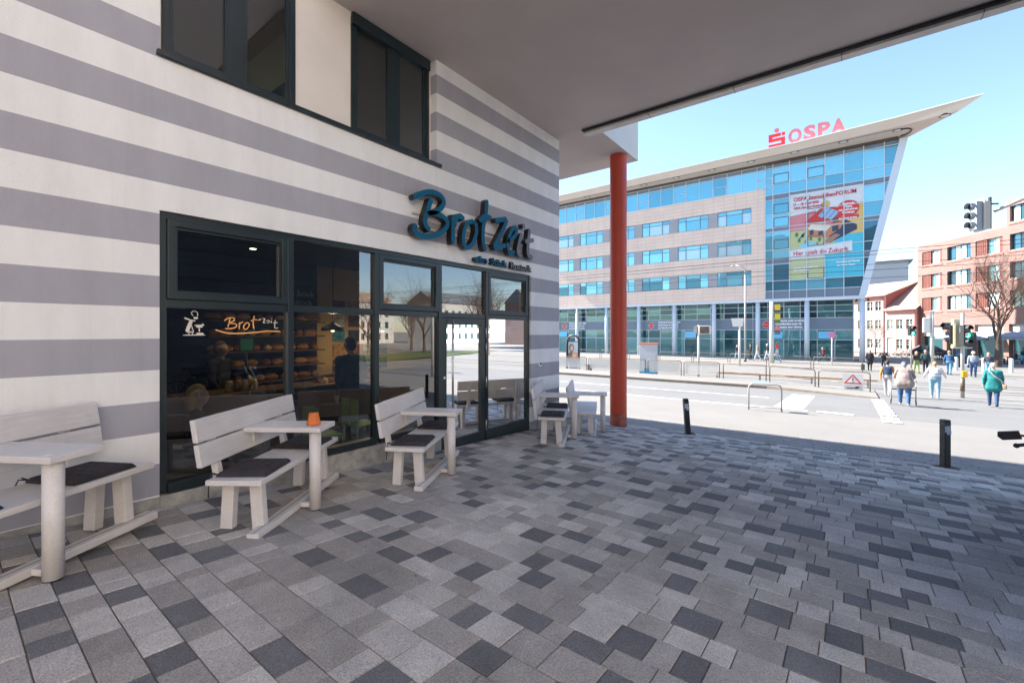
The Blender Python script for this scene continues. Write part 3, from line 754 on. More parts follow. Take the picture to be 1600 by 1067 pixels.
_n2 = _nt.nodes.new('ShaderNodeTexNoise'); _n2.inputs['Scale'].default_value = 7; _n2.inputs['Detail'].default_value = 9; _n2.inputs['Roughness'].default_value = .75; _nt.links.new(_tc.outputs['Object'], _n2.inputs['Vector'])
_m2 = _nt.nodes.new('ShaderNodeMapRange'); _m2.inputs['From Min'].default_value = .60; _m2.inputs['From Max'].default_value = .72; _m2.inputs['To Min'].default_value = 1; _m2.inputs['To Max'].default_value = .84; _nt.links.new(_n2.outputs['Fac'], _m2.inputs['Value'])
for _s in (_mr, _m2):
    _mx = _nt.nodes.new('ShaderNodeMix'); _mx.data_type = 'RGBA'; _mx.blend_type = 'MULTIPLY'; _mx.inputs['Factor'].default_value = 1
    _nt.links.new(_old, _mx.inputs['A']); _nt.links.new(_s.outputs['Result'], _mx.inputs['B']); _old = _mx.outputs['Result']
_nt.links.new(_old, _nt.nodes['Principled BSDF'].inputs['Base Color'])
m_foot = mat('rubber_foot', (0.02, 0.02, 0.02), 0.7)
BL = 1.48
def bench(label):
    r = thing('bench', label, 'bench', group='white benches along the shop wall', local=True)
    # local: x = towards the front (away from the backrest), y = along the bench, z up; origin at the near front seat corner
    b = MB(); b.box(-.45, 0, 0, BL, .432, .475); obj('seat', b, m_bench, r, bev=.006)
    for k, (z0, z1) in enumerate(((.575, .755), (.772, .952))):
        lean = lambda z: -.452 - (z - .475) * .16
        b = MB(); t = .042
        b.hexa([(lean(z0) - t, -.01, z0), (lean(z0), -.01, z0), (lean(z0), BL + .01, z0), (lean(z0) - t, BL + .01, z0)], [(lean(z1) - t, -.01, z1), (lean(z1), -.01, z1), (lean(z1), BL + .01, z1), (lean(z1) - t, BL + .01, z1)])
        obj('backrest_board', b, m_bench, r, bev=.006)
    for y in (.22, BL - .22):
        b = MB(); b.hexa([(-.515, y - .03, .40), (-.455, y - .03, .40), (-.455, y + .03, .40), (-.515, y + .03, .40)], [(-.60, y - .03, .93), (-.571, y - .03, .93), (-.571, y + .03, .93), (-.60, y + .03, .93)]); obj('backrest_post', b, m_bench, r, bev=.004)
    for y in (.16, BL - .16):
        for x0, x1 in ((-.125, -.095), (-.345, -.370)):
            b = MB(); h = .05
            b.hexa([(x1 - h, y - .035, -.012), (x1 + h, y - .035, -.012), (x1 + h, y + .035, -.012), (x1 - h, y + .035, -.012)], [(x0 - h, y - .035, .43), (x0 + h, y - .035, .43), (x0 + h, y + .035, .43), (x0 - h, y + .035, .43)])
            obj('leg', b, m_bench, r, bev=.006)
    b = MB(); b.box(-.10, .0, -.03, BL + .03, .012, .068); obj('foot_rail', b, m_bench, r, bev=.006)
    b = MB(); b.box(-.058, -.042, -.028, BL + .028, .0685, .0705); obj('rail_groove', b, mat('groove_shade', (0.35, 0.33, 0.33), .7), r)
    b = MB(); b.box(-.56, .21, .575, .905, .728, .772); obj('table_top', b, m_bench, r, bev=.006)
    b = MB(); b.cyl((.125, .66, .0), (.125, .66, .727), .052, n=28); obj('table_leg', b, m_bench, r)
    b = MB(); b.cyl((.125, .66, -.02), (.125, .66, .0), .040, n=20); obj('leg_foot', b, m_foot, r)
    b = MB(); b.box(0.002, .09, .63, .69, .02, .062); obj('stub', b, m_bench, r, bev=.004)
    b = MB(); b.box(-.555, -.47, .68, .80, .60, .727); obj('table_bracket', b, m_bench, r, bev=.004)
    return r
def bdir(u):
    X = (u - 800) / 690; dx = math.cos(YAW) * X - math.sin(YAW); dy = math.sin(YAW) * X + math.cos(YAW)
    return math.atan2(-dx, dy)                                   # rotation that carries +y onto the bench direction
BN = [((1.30, -.18), 872, 'leftmost white bench with its table cut by the left picture edge'),
      ((1.29, 1.57), 815, 'white bench with a terracotta pot on its table'),
      ((1.27, 3.27), 900, 'white bench in front of the shop door, third from the left'),
      ((1.27, 6.30), 932, 'white bench just right of the shop door with two dark cushions'),
      ((1.16, 7.66), 940, 'white bench without cushions beside the red column')]
b0 = None; BPOS = []
for (x, y), u, lab in BN:
    rz = bdir(u); z = gz(y + .6) + .012
    if b0 is None:
        b0 = bench(lab); b0.location = (x, y, z); b0.rotation_euler = (0, 0, rz)
    else: dup(b0, (x, y, z), rz, lab)
    BPOS.append(Matrix.Translation((x, y, z)) @ Matrix.Rotation(rz, 4, 'Z'))
# cushions: quilted, with tie cords
m_cush = mat('cushion_fabric', (0.032, 0.026, 0.030), 0.92, var=0.25, vscale=14, bump=0.3, bscale=300)
def cushion_mesh():
    n = 24; a = .20; b_ = .215; mb = MB(); top = []; bot = []
    for j in range(n + 1):
        for i in range(n + 1):
            x = -1 + 2 * i / n; y = -1 + 2 * j / n
            e = max(0, 1 - max(abs(x), abs(y)) ** 8)
            dimple = 0
            for cx in (-.6, -.2, .2, .6):
                for cy in (-.6, -.2, .2, .6):
                    dimple += math.exp(-((x - cx) ** 2 + (y - cy) ** 2) / .010)
            h = .012 + .034 * e ** .5 - .014 * dimple * e
            bx = 1 - .03 * (1 - abs(y)) ** .5 * 0
            top.append((a * x * bx, b_ * y, h)); bot.append((a * x * bx, b_ * y, .004 * (1 - e)))
    N = n + 1; f = []
    for j in range(n):
        for i in range(n):
            k = j * N + i; f.append((k, k + 1, k + N + 1, k + N))
    mb.add(top, f, 0, True); mb.add(bot, [tuple(reversed(q)) for q in f], 0, True)
    rim = [i for i in range(N)] + [j * N + n for j in range(1, N)] + [n * N + i for i in range(n - 1, -1, -1)] + [j * N for j in range(n - 1, 0, -1)]
    vs = [top[i] for i in rim] + [bot[i] for i in rim]; L = len(rim)
    mb.add(vs, [(i, (i + 1) % L, L + (i + 1) % L, L + i) for i in range(L)], 0, True)
    return mb
cme = cushion_mesh().mesh('cushion', [m_cush])
tie = MB(); tie.tube([(-.19, -.20, .02), (-.225, -.235, .03), (-.235, -.252, -.02), (-.230, -.258, -.09), (-.235, -.255, -.15)], .005, n=6)
tie.tube([(-.19, -.20, .02), (-.22, -.215, .035), (-.25, -.20, .03)], .005, n=6)
tme = tie.mesh('tie_cord', [m_cush])
CL = [(0, .30, .03, 'dark quilted cushion at the near end of the leftmost bench, cut by the picture edge'), (0, 1.13, -.03, 'dark quilted cushion behind the table of the leftmost bench'),
      (1, .30, .05, 'dark quilted cushion on the near end of the bench with the terracotta pot'), (1, 1.16, -.04, 'dark quilted cushion behind the table with the terracotta pot'),
      (2, .30, .06, 'dark quilted cushion on the near end of the third bench from the left'), (2, 1.16, 0, 'dark quilted cushion behind the table of the third bench from the left'),
      (3, .27, .02, 'nearer dark cushion on the bench right of the shop door'), (3, 1.14, .05, 'farther dark cushion on the bench right of the shop door')]
for bi, y, rz, lab in CL:
    e = thing('cushion', lab, 'cushion', group='dark seat cushions on the benches', local=True)
    e.matrix_world = BPOS[bi] @ Matrix.Translation((-.225, y, .476)) @ Matrix.Rotation(rz, 4, 'Z')
    link('pad', cme, e); link('tie_cord', tme, e)
# upturned terracotta pot
p = Matrix(BPOS[1]); q = p @ Vector((.085, .715, .773))
pt = thing('flower_pot', 'small upturned terracotta pot on the bench table', 'flower pot', q)
b = MB(); b.lathe([(.0, 0), (.063, 0), (.063, .030), (.055, .033), (.043, .108), (.040, .113), (.0, .113)], q, n=28); obj('pot', b, mat('terracotta', (0.62, 0.16, 0.04), 0.8, var=0.12, vscale=30), pt)
q = BPOS[0] @ Vector((.15, .62, .7745))
st = MB(); st.T = BPOS[0]; st.box(.12, .155, .60, .635, .7725, .7735); tag(obj('paper_label', st, mat('paper_white', (.8, .8, .8), .8)), 'small white paper label stuck on the leftmost bench table', 'label')

# ================================================================== BOLLARDS
m_boll = mat('bollard_paint', (0.022, 0.018, 0.017), 0.45, var=0.4, vscale=9)
m_stick = mat('sticker', (0.45, 0.5, 0.55), 0.6, var=0.5, vscale=40)
def bollard(x, y, h, tilt, lab):
    r = thing('bollard', lab, 'bollard', (0, 0, 0), 'dark bollards on the edge of the shade', local=True)
    r.location = (x, y, gz(y) - .01); r.rotation_euler = tilt
    b = MB(); b.box(-.05, .05, -.05, .05, -.05, h); obj('post', b, m_boll, r, bev=.008)
    b = MB(); b.box(-.052, .052, -.052, .052, h - .075, h - .06); obj('band', b, mat('band_grey', (.09, .085, .085), .5), r)
    b = MB(); b.box(-.0515, .03, -.0525, -.0505, h - .20, h - .10); b.box(-.02, .0515, -.0530, -.0507, h - .24, h - .17); obj('sticker', b, m_stick, r)
    b = MB(); b.box(-.14, .14, -.11, .11, -.02, .012); obj('base_frame', b, mat('rust_frame', (.085, .05, .038), .9, var=.4, vscale=12), r)
bollard(2.21, 9.93, .78, (R(1), R(-4.5), YAW), 'leaning dark bollard nearer the red column')
bollard(6.25, 10.15, .79, (0, 0, YAW), 'upright dark bollard with a sticker near the motorcycle')
dr = MB(); dr.box(3.55, 3.78, 9.80, 9.90, gz(9.85) - .002, gz(9.85) + .004); tag(obj('drain_cover', dr, m_dark), 'small dark drain slot between the bollards, nearer the left bollard', 'drain')
dr = MB(); dr.box(4.58, 4.80, 9.86, 9.95, gz(9.9) - .002, gz(9.9) + .004); tag(obj('drain_cover', dr, m_dark), 'small dark drain slot between the bollards, nearer the right bollard', 'drain')

# ================================================================== MOTORCYCLE AT THE RIGHT EDGE
mo = thing('motorcycle', 'dark motorcycle whose mirror and brake lever reach in at the right picture edge', 'motorcycle', local=True)
mo.location = (6.14, 3.50, gz(4.1)); mo.rotation_euler = (0, 0, R(-13))
m_bk = mat('motor_black', (0.012, 0.012, 0.013), 0.35); m_ty = mat('tyre', (0.015, 0.015, 0.015), 0.85); m_ch = mat('chrome', (.6, .6, .6), .12, metal=1)
m_tank = mat('tank_paint', (0.02, 0.03, 0.06), .25, coat=.6)
def wheel(par, c, r, tr, rim, name='wheel'):
    b = MB(); b.tube([(c[0], c[1] + r * math.cos(a), c[2] + r * math.sin(a)) for a in np.linspace(0, 2 * math.pi, 28, endpoint=False)], tr, n=8, closed=True)
    o = obj(name, b, m_ty, par)
    b = MB(); b.tube([(c[0], c[1] + (r - tr) * math.cos(a), c[2] + (r - tr) * math.sin(a)) for a in np.linspace(0, 2 * math.pi, 28, endpoint=False)], tr * .45, n=6, closed=True)
    for a in np.linspace(0, 2 * math.pi, 12, endpoint=False): b.cyl(c, (c[0], c[1] + (r - tr) * math.cos(a), c[2] + (r - tr) * math.sin(a)), .004 if r < .34 and tr < .03 else .008, n=5)
    b.cyl((c[0] - .04, c[1], c[2]), (c[0] + .04, c[1], c[2]), tr, n=10)
    obj('rim', b, rim, o)
    return o
wheel(mo, (0, 0, .31), .26, .055, m_ch); wheel(mo, (0, 1.38, .31), .265, .05, m_ch)
b = MB(); b.ball((0, .78, .78), (.14, .30, .14)); obj('tank', b, m_tank, mo)
b = MB(); b.hexa([(-.13, -.1, .70), (.13, -.1, .70), (.12, .6, .68), (-.12, .6, .68)], [(-.11, -.12, .82), (.11, -.12, .82), (.10, .6, .76), (-.10, .6, .76)]); obj('seat', b, m_bk, mo, bev=.03)
b = MB(); b.box(-.15, .15, .45, .95, .28, .62); b.tube([(.16, .5, .35), (.2, .0, .3), (.2, -.35, .36)], .04); obj('engine', b, m_bk, mo, bev=.03)
b = MB()
for s in (-.09, .09): b.cyl((s, 1.38, .31), (s, 1.10, .98), .026)
obj('fork', b, m_ch, mo)
b = MB(); b.tube([(-.40, .95, 1.02), (-.28, 1.02, 1.04), (0, 1.09, 1.0), (.28, 1.02, 1.04), (.40, .95, 1.02)], .013); hb = obj('handlebar', b, m_bk, mo)
b = MB()
for s in (-1, 1):
    b.cyl((s * .40, .95, 1.02), (s * .29, 1.015, 1.04), .02); b.tube([(s * .27, 1.06, 1.03), (s * .36, 1.05, 1.02), (s * .45, .99, 1.0)], [.014, .011, .012], n=8); b.ball((s * .455, .985, .998), .017, n=10, m=6); b.prism([(s * .25, 1.03, .98), (s * .36, 1.0, 1.0), (s * .30, 1.04, 1.055)], (0, .03, 0))
obj('lever', b, m_bk, hb)
for s in (-1, 1):
    b = MB(); b.tube([(s * .27, 1.03, 1.05), (s * .30, 1.05, 1.06), (s * .37, 1.04, 1.07), (s * .44, 1.02, 1.065)], .009, n=6)
    b.T = Matrix.Translation((s * .49, 1.01, 1.06)) @ Matrix.Scale(.68, 4) @ Matrix.Rotation(s * .18, 4, 'Y')
    b.prism([(-.085, -.018, -.040), (.055, -.018, -.048), (.085, -.018, -.01), (.075, -.018, .040), (-.075, -.018, .046)] if s > 0 else [(.085, -.018, -.040), (-.055, -.018, -.048), (-.085, -.018, -.01), (-.075, -.018, .040), (.075, -.018, .046)], (0, .035, 0)); b.T = None
    obj('mirror', b, m_bk, mo, bev=.008)
b = MB(); b.ball((0, 1.24, .90), (.10, .10, .10)); obj('headlight', b, m_ch, mo)
b = MB(); b.cyl((-.12, .6, .3), (-.30, .55, .0), .014, n=8); obj('side_stand', b, m_bk, mo)

# ================================================================== BICYCLE (master for all parked bikes)
def bicycle(label, group, frame_mat, name='bicycle'):
    r = thing(name, label, 'bicycle', group=group, local=True)
    wheel(r, (0, -.52, .34), .33, .018, m_steel); wheel(r, (0, .52, .34), .33, .018, m_steel)
    b = MB(); C = (0, -.08, .29); S = (0, -.22, .78); H = (0, .36, .84); HB = (0, .39, .68)
    for p, q in ((C, S), (S, H), (C, HB), (H, HB), (C, (0, -.52, .34)), (S, (0, -.52, .34))): b.cyl(p, q, .017, n=7)
    b.tube([HB, (0, .44, .5), (0, .52, .34)], .014, n=6); b.cyl(S, (0, -.25, .93), .013, n=6); b.cyl(H, (0, .34, 1.0), .013, n=6)
    obj('frame', b, frame_mat, r)
    b = MB(); b.tube([(-.29, .22, 1.03), (-.2, .33, 1.04), (0, .36, 1.0), (.2, .33, 1.04), (.29, .22, 1.03)], .013, n=6); obj('handlebar', b, m_bk, r)
    b = MB(); b.hexa([(-.02, -.12, .92), (.02, -.12, .92), (.08, -.36, .93), (-.08, -.36, .93)], [(-.02, -.12, .96), (.02, -.12, .96), (.08, -.37, .98), (-.08, -.37, .98)]); obj('saddle', b, m_bk, r, bev=.015)
    b = MB(); b.cyl((.05, -.08, .29), (.06, -.08, .29), .09, n=16); b.bar((.07, -.08, .29), (.07, .05, .20), .02, .02); b.bar((-.07, -.08, .29), (-.07, -.2, .38), .02, .02); b.box(.07, .16, .01, .09, .19, .21); b.box(-.16, -.07, -.24, -.16, .37, .39); obj('crank', b, m_dark, r)
    return r
m_bf = mat('bike_black', (0.015, 0.015, 0.017), .35)
bk = bicycle('dark bicycle by the board wall, mirrored under the orange window lettering', 'bicycles by the board wall', m_bf)
bk.location = (6.60, 5.6, gz(5.6)); bk.rotation_euler = (R(3), R(6), R(5))
bk2 = dup(bk, (6.60, 3.75, gz(3.75)), R(4), 'dark bicycle by the board wall, mirrored in the leftmost shop window'); bk2.rotation_euler = (0, R(6), R(-4))
# ================================================================== INSIDE THE BAKERY
FL = -.26
m_iw = mat('inside_dark_wall', (0.018, 0.016, 0.015), 0.8)
m_iy = mat('inside_yellow_wall', (0.62, 0.42, 0.17), 0.85, var=.05, vscale=2)
room = thing('bakery_room', 'dim bakery room with black shelf wall and yellow picture wall behind the windows', 'shop interior', (-2, 4, FL))
BK = -3.6
r_ = MB(); r_.box(BK - .1, BK, .9, 4.72, FL, 2.95); r_.box(BK, -.29, .8, .9, FL, 2.95); obj('shelf_wall', r_, m_iw, room)
r_ = MB(); r_.box(BK - .1, BK, 4.722, 8.0, FL, 2.95); obj('picture_wall', r_, m_iy, room)
r_ = MB(); r_.box(BK, -.29, 7.88, 7.99, FL, 2.95); obj('end_wall', r_, m_iw, room)
r_ = MB(); r_.box(BK + .002, BK + .05, 4.73, 7.87, FL + .002, .72); obj('wainscot', r_, mat('wainscot_brown', (.05, .025, .014), .6), room)
r_ = MB(); r_.box(BK - .1, -.285, .8, 8.0, 2.96, 3.1); obj('ceiling', r_, mat('inside_ceiling', (.03, .03, .03), .9), room)
r_ = MB(); r_.box(BK - .1, -.14, .8, 8.0, FL - .1, FL); obj('floor', r_, mat('inside_floor', (.055, .04, .03), .5, var=.2, vscale=3), room)
m_shelf = mat('shelf_wood', (.10, .06, .035), .6)
for k in range(6):
    z = .45 + k * .27
    s = MB(); s.box(BK + .002, BK + .34, 2.7, 4.70, z - .025, z); obj('shelf', s, m_shelf, room)
# loaves, rolls and a basket on the shelves
m_br = [mat('crust_%d' % i, c, .75, var=.3, vscale=14, bump=.4, bscale=40) for i, c in enumerate(((.42, .17, .05), (.55, .28, .10), (.33, .12, .04), (.62, .40, .20)))]
rb = random.Random(4); LM = []
for i in range(4):
    b = MB(); b.ball((0, 0, .055), (.075 if i % 2 else .06, .13 if i < 2 else .08, .062), n=12, m=8)
    if i < 2:
        for k in (-1, 0, 1): b.bar((-.05, k * .06 - .02, .115), (.05, k * .06 + .02, .115), .012, .008)
    LM.append(b.mesh('loaf', [m_br[i]]))
names = ['top', 'second', 'third', 'fourth', 'fifth', 'lowest']
for k in range(6):
    z = .45 + k * .27; y = 2.80; cnt_ = 0
    while y < 4.62:
        i = rb.randrange(4); cnt_ += 1
        o = link('loaf', LM[i]); o.location = (BK + .17 + rb.uniform(-.02, .03), y, z + .001); o.rotation_euler = (0, 0, rb.uniform(-.5, .5))
        tag(o, 'brown bread loaf, %s from the left on the %s shelf behind the window' % (('first', 'second', 'third', 'fourth', 'fifth', 'sixth', 'seventh', 'eighth', 'ninth', 'tenth', 'eleventh', 'twelfth')[cnt_ - 1], names[5 - k]), 'bread', 'loaves on the bakery shelves'); y += .24 if i < 2 else .19
# counter with lit glass case
ct = thing('shop_counter', 'dark wooden bakery counter with a lit display case behind the window', 'counter', (-2.1, 3.2, FL))
c = MB(); c.box(-2.45, -1.85, 1.7, 4.9, FL, .70); obj('body', c, mat('counter_wood', (.07, .035, .018), .6, var=.3, vscale=3), ct)
c = MB(); c.box(-2.5, -1.78, 1.66, 4.95, .702, .74); obj('counter_top', c, mat('counter_top', (.12, .07, .04), .4), ct, bev=.006)
c = MB(); c.box(-2.4, -1.95, 3.9, 4.9, .742, 1.02); obj('display_case', c, glass('case_glass', (.95, .95, .95), 1.45, 1.0), ct)
for k in range(8):
    c = MB(); c.lathe([(0, 0), (.042, 0), (.045, .1), (.03, .13), (.03, .15), (0, .15)], (-2.05 - .1 * (k % 2), 2.55 + k * .055, .742), n=10); obj('jar', c, mat('jar_%d' % (k % 3), ((.55, .38, .16), (.6, .5, .35), (.30, .12, .05))[k % 3], .3), ct)
for k in range(9):
    o = link('roll', LM[2 + k % 2]); o.location = (-2.17 + rb.uniform(-.08, .08), 3.98 + k * .105, .742); o.scale = (.6, .6, .6)
    tag(o, 'small roll in the glass case, %s from the left' % ('first', 'second', 'third', 'fourth', 'fifth', 'sixth', 'seventh', 'eighth', 'ninth')[k], 'bread roll', 'rolls in the display case')
sc = thing('till_screen', 'small green lit till screen on the bakery counter', 'screen', (-2.6, 3.0, .74))
c = MB(); c.box(-2.62, -2.58, 2.90, 3.10, 1.30, 1.50); c.cyl((-2.6, 3.0, .74), (-2.6, 3.0, 1.30), .02); obj('case', c, m_dark, sc)
c = MB(); c.poly([(-2.576, 2.91, 1.31), (-2.576, 3.09, 1.31), (-2.576, 3.09, 1.49), (-2.576, 2.91, 1.49)]); obj('display', c, mat('green_display', (.06, .25, .11), .5, emit=.06), sc)
# framed pictures in a grid on the yellow wall
pcol = [(.10, .05, .03), (.42, .16, .10), (.55, .55, .5), (.07, .12, .18), (.05, .25, .28), (.04, .04, .05), (.5, .25, .08), (.3, .1, .08)]
pi_ = 0
for i in range(4):
    for j in range(5):
        y = 5.06 + i * .36; z = .78 + j * .31
        pw = thing('wall_picture', 'square picture in column %s, row %s of the grid on the yellow wall' % (['one', 'two', 'three', 'four'][i], ['five', 'four', 'three', 'two', 'one'][j]), 'picture', (BK, y, z), 'pictures on the bakery wall')
        c = MB(); c.box(BK + .002, BK + .02, y, y + .27, z, z + .24); obj('board', c, mat('picture_%d' % (pi_ % 8), pcol[(pi_ * 5 + j) % 8], .6, var=.7, vscale=11), pw); pi_ += 1
# menu board beside the shelves
mbd = thing('menu_board', 'black menu board with pale handwriting above the bread basket', 'menu board', (BK + .02, 4.1, 1.9))
c = MB(); c.box(BK + .004, BK + .03, 4.0, 4.71, 2.06, 2.6); obj('board', c, m_dark, mbd)
text('writing', 'ein Stück', .15, (BK + .034, 4.06, 2.30), (0, 1, 0), (0, 0, 1), m_film2, mbd, width=.58)
text('writing', 'Rostock', .15, (BK + .034, 4.10, 2.13), (0, 1, 0), (0, 0, 1), m_film2, mbd, width=.5)
bs = thing('bread_basket', 'woven golden bread basket on the top shelf', 'basket', (BK + .2, 4.5, 1.80))
c = MB(); c.ball((BK + .19, 4.46, 1.95), (.12, .20, .16), n=18, m=10); obj('weave', c, joint_mat('basket_weave', (.55, .28, .07), (.62, .33, .09), (.16, .07, .02), .06, .04, 'YZ', .012), bs)
# pendant lamps, lit
m_bulb = mat('lamp_bulb', (1, .72, .38), .5, emit=9)
def pendant(x, y, z, lab):
    l = thing('pendant_lamp', lab, 'lamp', (x, y, z), 'black pendant lamps in the bakery')
    c = MB(); c.lathe([(.03, .16), (.05, .12), (.19, .06), (.20, 0), (.19, .0), (.045, .11)], (x, y, z), n=20); obj('lamp_shade', c, m_dark, l)
    c = MB(); c.cyl((x, y, z + .16), (x, y, 2.955), .006, n=6); obj('cord', c, m_dark, l)
    c = MB(); c.ball((x, y, z + .03), .045); obj('bulb', c, m_bulb, l)
    ld = bpy.data.lights.new('pendant_light', 'POINT'); ld.energy = 7; ld.color = (1, .68, .36); ld.shadow_soft_size = .06
    lo = bpy.data.objects.new('light', ld); COL.objects.link(lo); lo.parent = l; lo.matrix_parent_inverse = Matrix.Translation(-ROOTLOC[l.name]); lo.location = (x, y, z - .03)
pendant(-2.3, 4.30, 1.62, 'black pendant lamp over the counter by the shelves')
pendant(-2.3, 5.35, 1.62, 'black pendant lamp in front of the yellow picture wall')
for k, (x, y) in enumerate(((-1.5, 2.2), (-2.6, 3.1), (-2.9, 5.6))):
    l = thing('ceiling_spot', 'lit ceiling spot of the bakery, ' + ('nearest the left window', 'above the bread shelves', 'above the picture wall')[k], 'lamp', (x, y, 2.95), 'ceiling spots in the bakery')
    c = MB(); c.cyl((x, y, 2.958), (x, y, 2.93), .06, n=16); obj('can', c, m_dark, l)
    c = MB(); c.cyl((x, y, 2.929), (x, y, 2.926), .045, n=16); obj('lens', c, m_bulb, l)
    ld = bpy.data.lights.new('spot_light', 'SPOT'); ld.energy = (2, 24, 70)[k]; ld.color = (1, .74, .45); ld.spot_size = R(120); ld.spot_blend = .6; ld.shadow_soft_size = .05
    lo = bpy.data.objects.new('light', ld); COL.objects.link(lo); lo.parent = l; lo.matrix_parent_inverse = Matrix.Translation(-ROOTLOC[l.name]); lo.location = (x, y, 2.90); lo.rotation_euler = (0, R(-25 if k else 0), 0)
# green cafe chairs and a small table behind the third window
m_grn = mat('chair_green', (.12, .30, .06), .5)
for k, (x, y) in enumerate(((-.75, 3.25), (-1.0, 4.0))):
    ch = thing('cafe_chair', 'green metal chair behind the shop window, ' + ('nearer the orange pot' if k == 0 else 'nearer the door'), 'chair', (x, y, FL), 'green chairs in the bakery')
    c = MB(); c.box(x - .2, x + .2, y - .2, y + .2, FL + .43, FL + .46); obj('seat', c, m_grn, ch)
    c = MB(); c.box(x - .2, x - .02, y - .2, y - .18, FL + .46, FL + .85); c.box(x + .04, x + .2, y - .2, y - .18, FL + .46, FL + .85); obj('backrest', c, m_grn, ch)
    for sx in (-.18, .18):
        for sy in (-.18, .18):
            c = MB(); c.cyl((x + sx, y + sy, FL), (x + sx, y + sy, FL + .43), .014, n=8); obj('leg', c, m_grn, ch)
tb = thing('cafe_table', 'small round dark table between the green chairs inside', 'table', (-.85, 2.6, FL))
c = MB(); c.cyl((-.85, 2.5, FL + .72), (-.85, 2.5, FL + .75), .34, n=28); obj('table_top', c, m_shelf, tb)
c = MB(); c.cyl((-.85, 2.5, FL + .02), (-.85, 2.5, FL + .72), .03, n=12); c.cyl((-.85, 2.5, FL), (-.85, 2.5, FL + .02), .2, n=20); obj('pedestal', c, m_dark, tb)
# poster seen in the upper left window
ps = thing('upstairs_poster', 'blue poster with lettering inside the upper left window', 'poster', (-.6, 2.6, RCZ))
c = MB(); c.box(-2.2, -.9, 2.835, 2.857, RCZ - .2, RCZ + .78); obj('board', c, mat('poster_blue', (.03, .16, .26), .6, var=.3, vscale=4), ps)
text('lettering', 'ich bin dabei!', .17, (-2.15, 2.832, RCZ + .52), (1, 0, 0), (0, 0, 1), m_dark, ps, width=1.2)
# ================================================================== OFFICE BUILDING ACROSS THE STREET
BT = 60.0
m_sand = joint_mat('sandstone_tiles', (0.80, 0.61, 0.50), (0.76, 0.58, 0.475), (0.60, 0.45, 0.365), 1.25, .46, 'XZ', .022, offset=0.0, var=.06)
m_gpan = mat('grey_panel', (0.36, 0.35, 0.36), .6, var=.06, vscale=1)
m_walu = mat('window_aluminium', (0.22, 0.25, 0.28), .45)
m_alu = mat('white_aluminium', (0.62, 0.66, 0.70), .45)
m_spand = mat('spandrel_grey', (0.17, 0.215, 0.275), .35, var=.06, vscale=.8)
m_colw = mat('column_white', (0.58, 0.64, 0.71), .5)
m_roofu = mat('roof_soffit', (0.68, 0.58, 0.51), .8, var=.05, vscale=.4)
m_roofw = mat('roof_edge_white', (0.75, 0.72, 0.69), .6)
m_recess = mat('core_and_shade_brown', (0.10, 0.075, 0.06), .8)
GLS = [facade_glass('office_glass_%d' % i, c, mc, f) for i, (c, mc, f) in enumerate((((.04, .18, .24), (.36, .74, .84), .32), ((.07, .26, .33), (.40, .78, .88), .36), ((.14, .38, .45), (.44, .82, .90), .40), ((.50, .58, .60), (.46, .78, .88), .26), ((.02, .08, .11), (.25, .50, .62), .22)))]
GDK = [facade_glass('street_glass_%d' % i, c, mc, f) for i, (c, mc, f) in enumerate((((.02, .07, .08), (.40, .62, .68), .10), ((.04, .14, .15), (.45, .68, .72), .14), ((.10, .26, .27), (.5, .75, .8), .12), ((.015, .035, .045), (.40, .60, .7), .08)))]
rg = random.Random(11)
bank = thing('office_building', 'long sandstone and glass office building with a pointed wing roof across the street', 'building', (-12, BT, -1.6))
Z0, ZS, ZT, ZG = -1.6, 5.45, 18.56, 21.35
rows = (7.20, 10.98, 14.76); WH = 1.85
def sr(z): return 6.15 + (z - ZS) * (9.45 - 6.15) / (ZG - ZS)     # leaning right end
FP = lambda a, d, z: (a, BT + d, z)
wl = MB(); L0, L1 = -44.0, -3.05
bands = [(L0 + 1.5, -4.46, z, z + WH) for z in rows]
wall(wl, L0, L1, (ZS, ZT), bands, .3, FP); obj('stone_wall', wl, m_sand, bank)
bk_ = MB(); bk_.box(L0, L1, BT + .42, BT + .6, ZS, ZT); bk_.box(L0, 4.5, BT + .5, BT + 14, ZS + .02, ZG - .1); obj('core', bk_, m_recess, bank)
def quad(name, pts, m_, par):
    b = MB(); b.poly(pts); return obj(name, b, m_, par, fix=False)
for z in rows:
    for k in range(8):
        b1 = -4.46 - 4.9 * k; b0 = b1 - 3.82
        fr = MB(); t = .06; s0 = BT + .10; s1 = BT + .24
        fr.box(b0, b1, s0, s1, z, z + t); fr.box(b0, b1, s0, s1, z + WH - t, z + WH); fr.box(b0, b0 + t, s0, s1, z + t, z + WH - t); fr.box(b1 - t, b1, s0, s1, z + t, z + WH - t)
        m1, m2 = b0 + 1.02, b1 - 1.02
        for mm in (m1, m2): fr.box(mm - .035, mm + .035, s0 + .01, s1, z + t, z + WH - t)
        fr.box(b0 + t, b1 - t, s0 + .02, s1, z + 1.30, z + 1.36)
        wo = obj('window', fr, m_walu, bank)
        for p0, p1 in ((b0 + t, m1 - .035), (m1 + .035, m2 - .035), (m2 + .035, b1 - t)):
            gi = rg.choice([3, 3, 3, 2, 1]) if z > 14 else rg.choice([3, 2, 1, 2])
            if z < 8: gi = rg.choice([4, 2, 0, 1])
            quad('pane', [(p0, BT + .19, z + t), (p1, BT + .19, z + t), (p1, BT + .19, z + 1.30), (p0, BT + .19, z + 1.30)], GLS[gi], wo)
            quad('pane', [(p0, BT + .19, z + 1.36), (p1, BT + .19, z + 1.36), (p1, BT + .19, z + WH - t), (p0, BT + .19, z + WH - t)], GLS[rg.choice([1, 2, 0])], wo)
        b = MB(); b.box(b1 + .004, b1 + 1.076, BT + .07, BT + .2, z + .004, z + WH - .004)
        if k > 0: obj('grey_panel', b, m_gpan, bank)
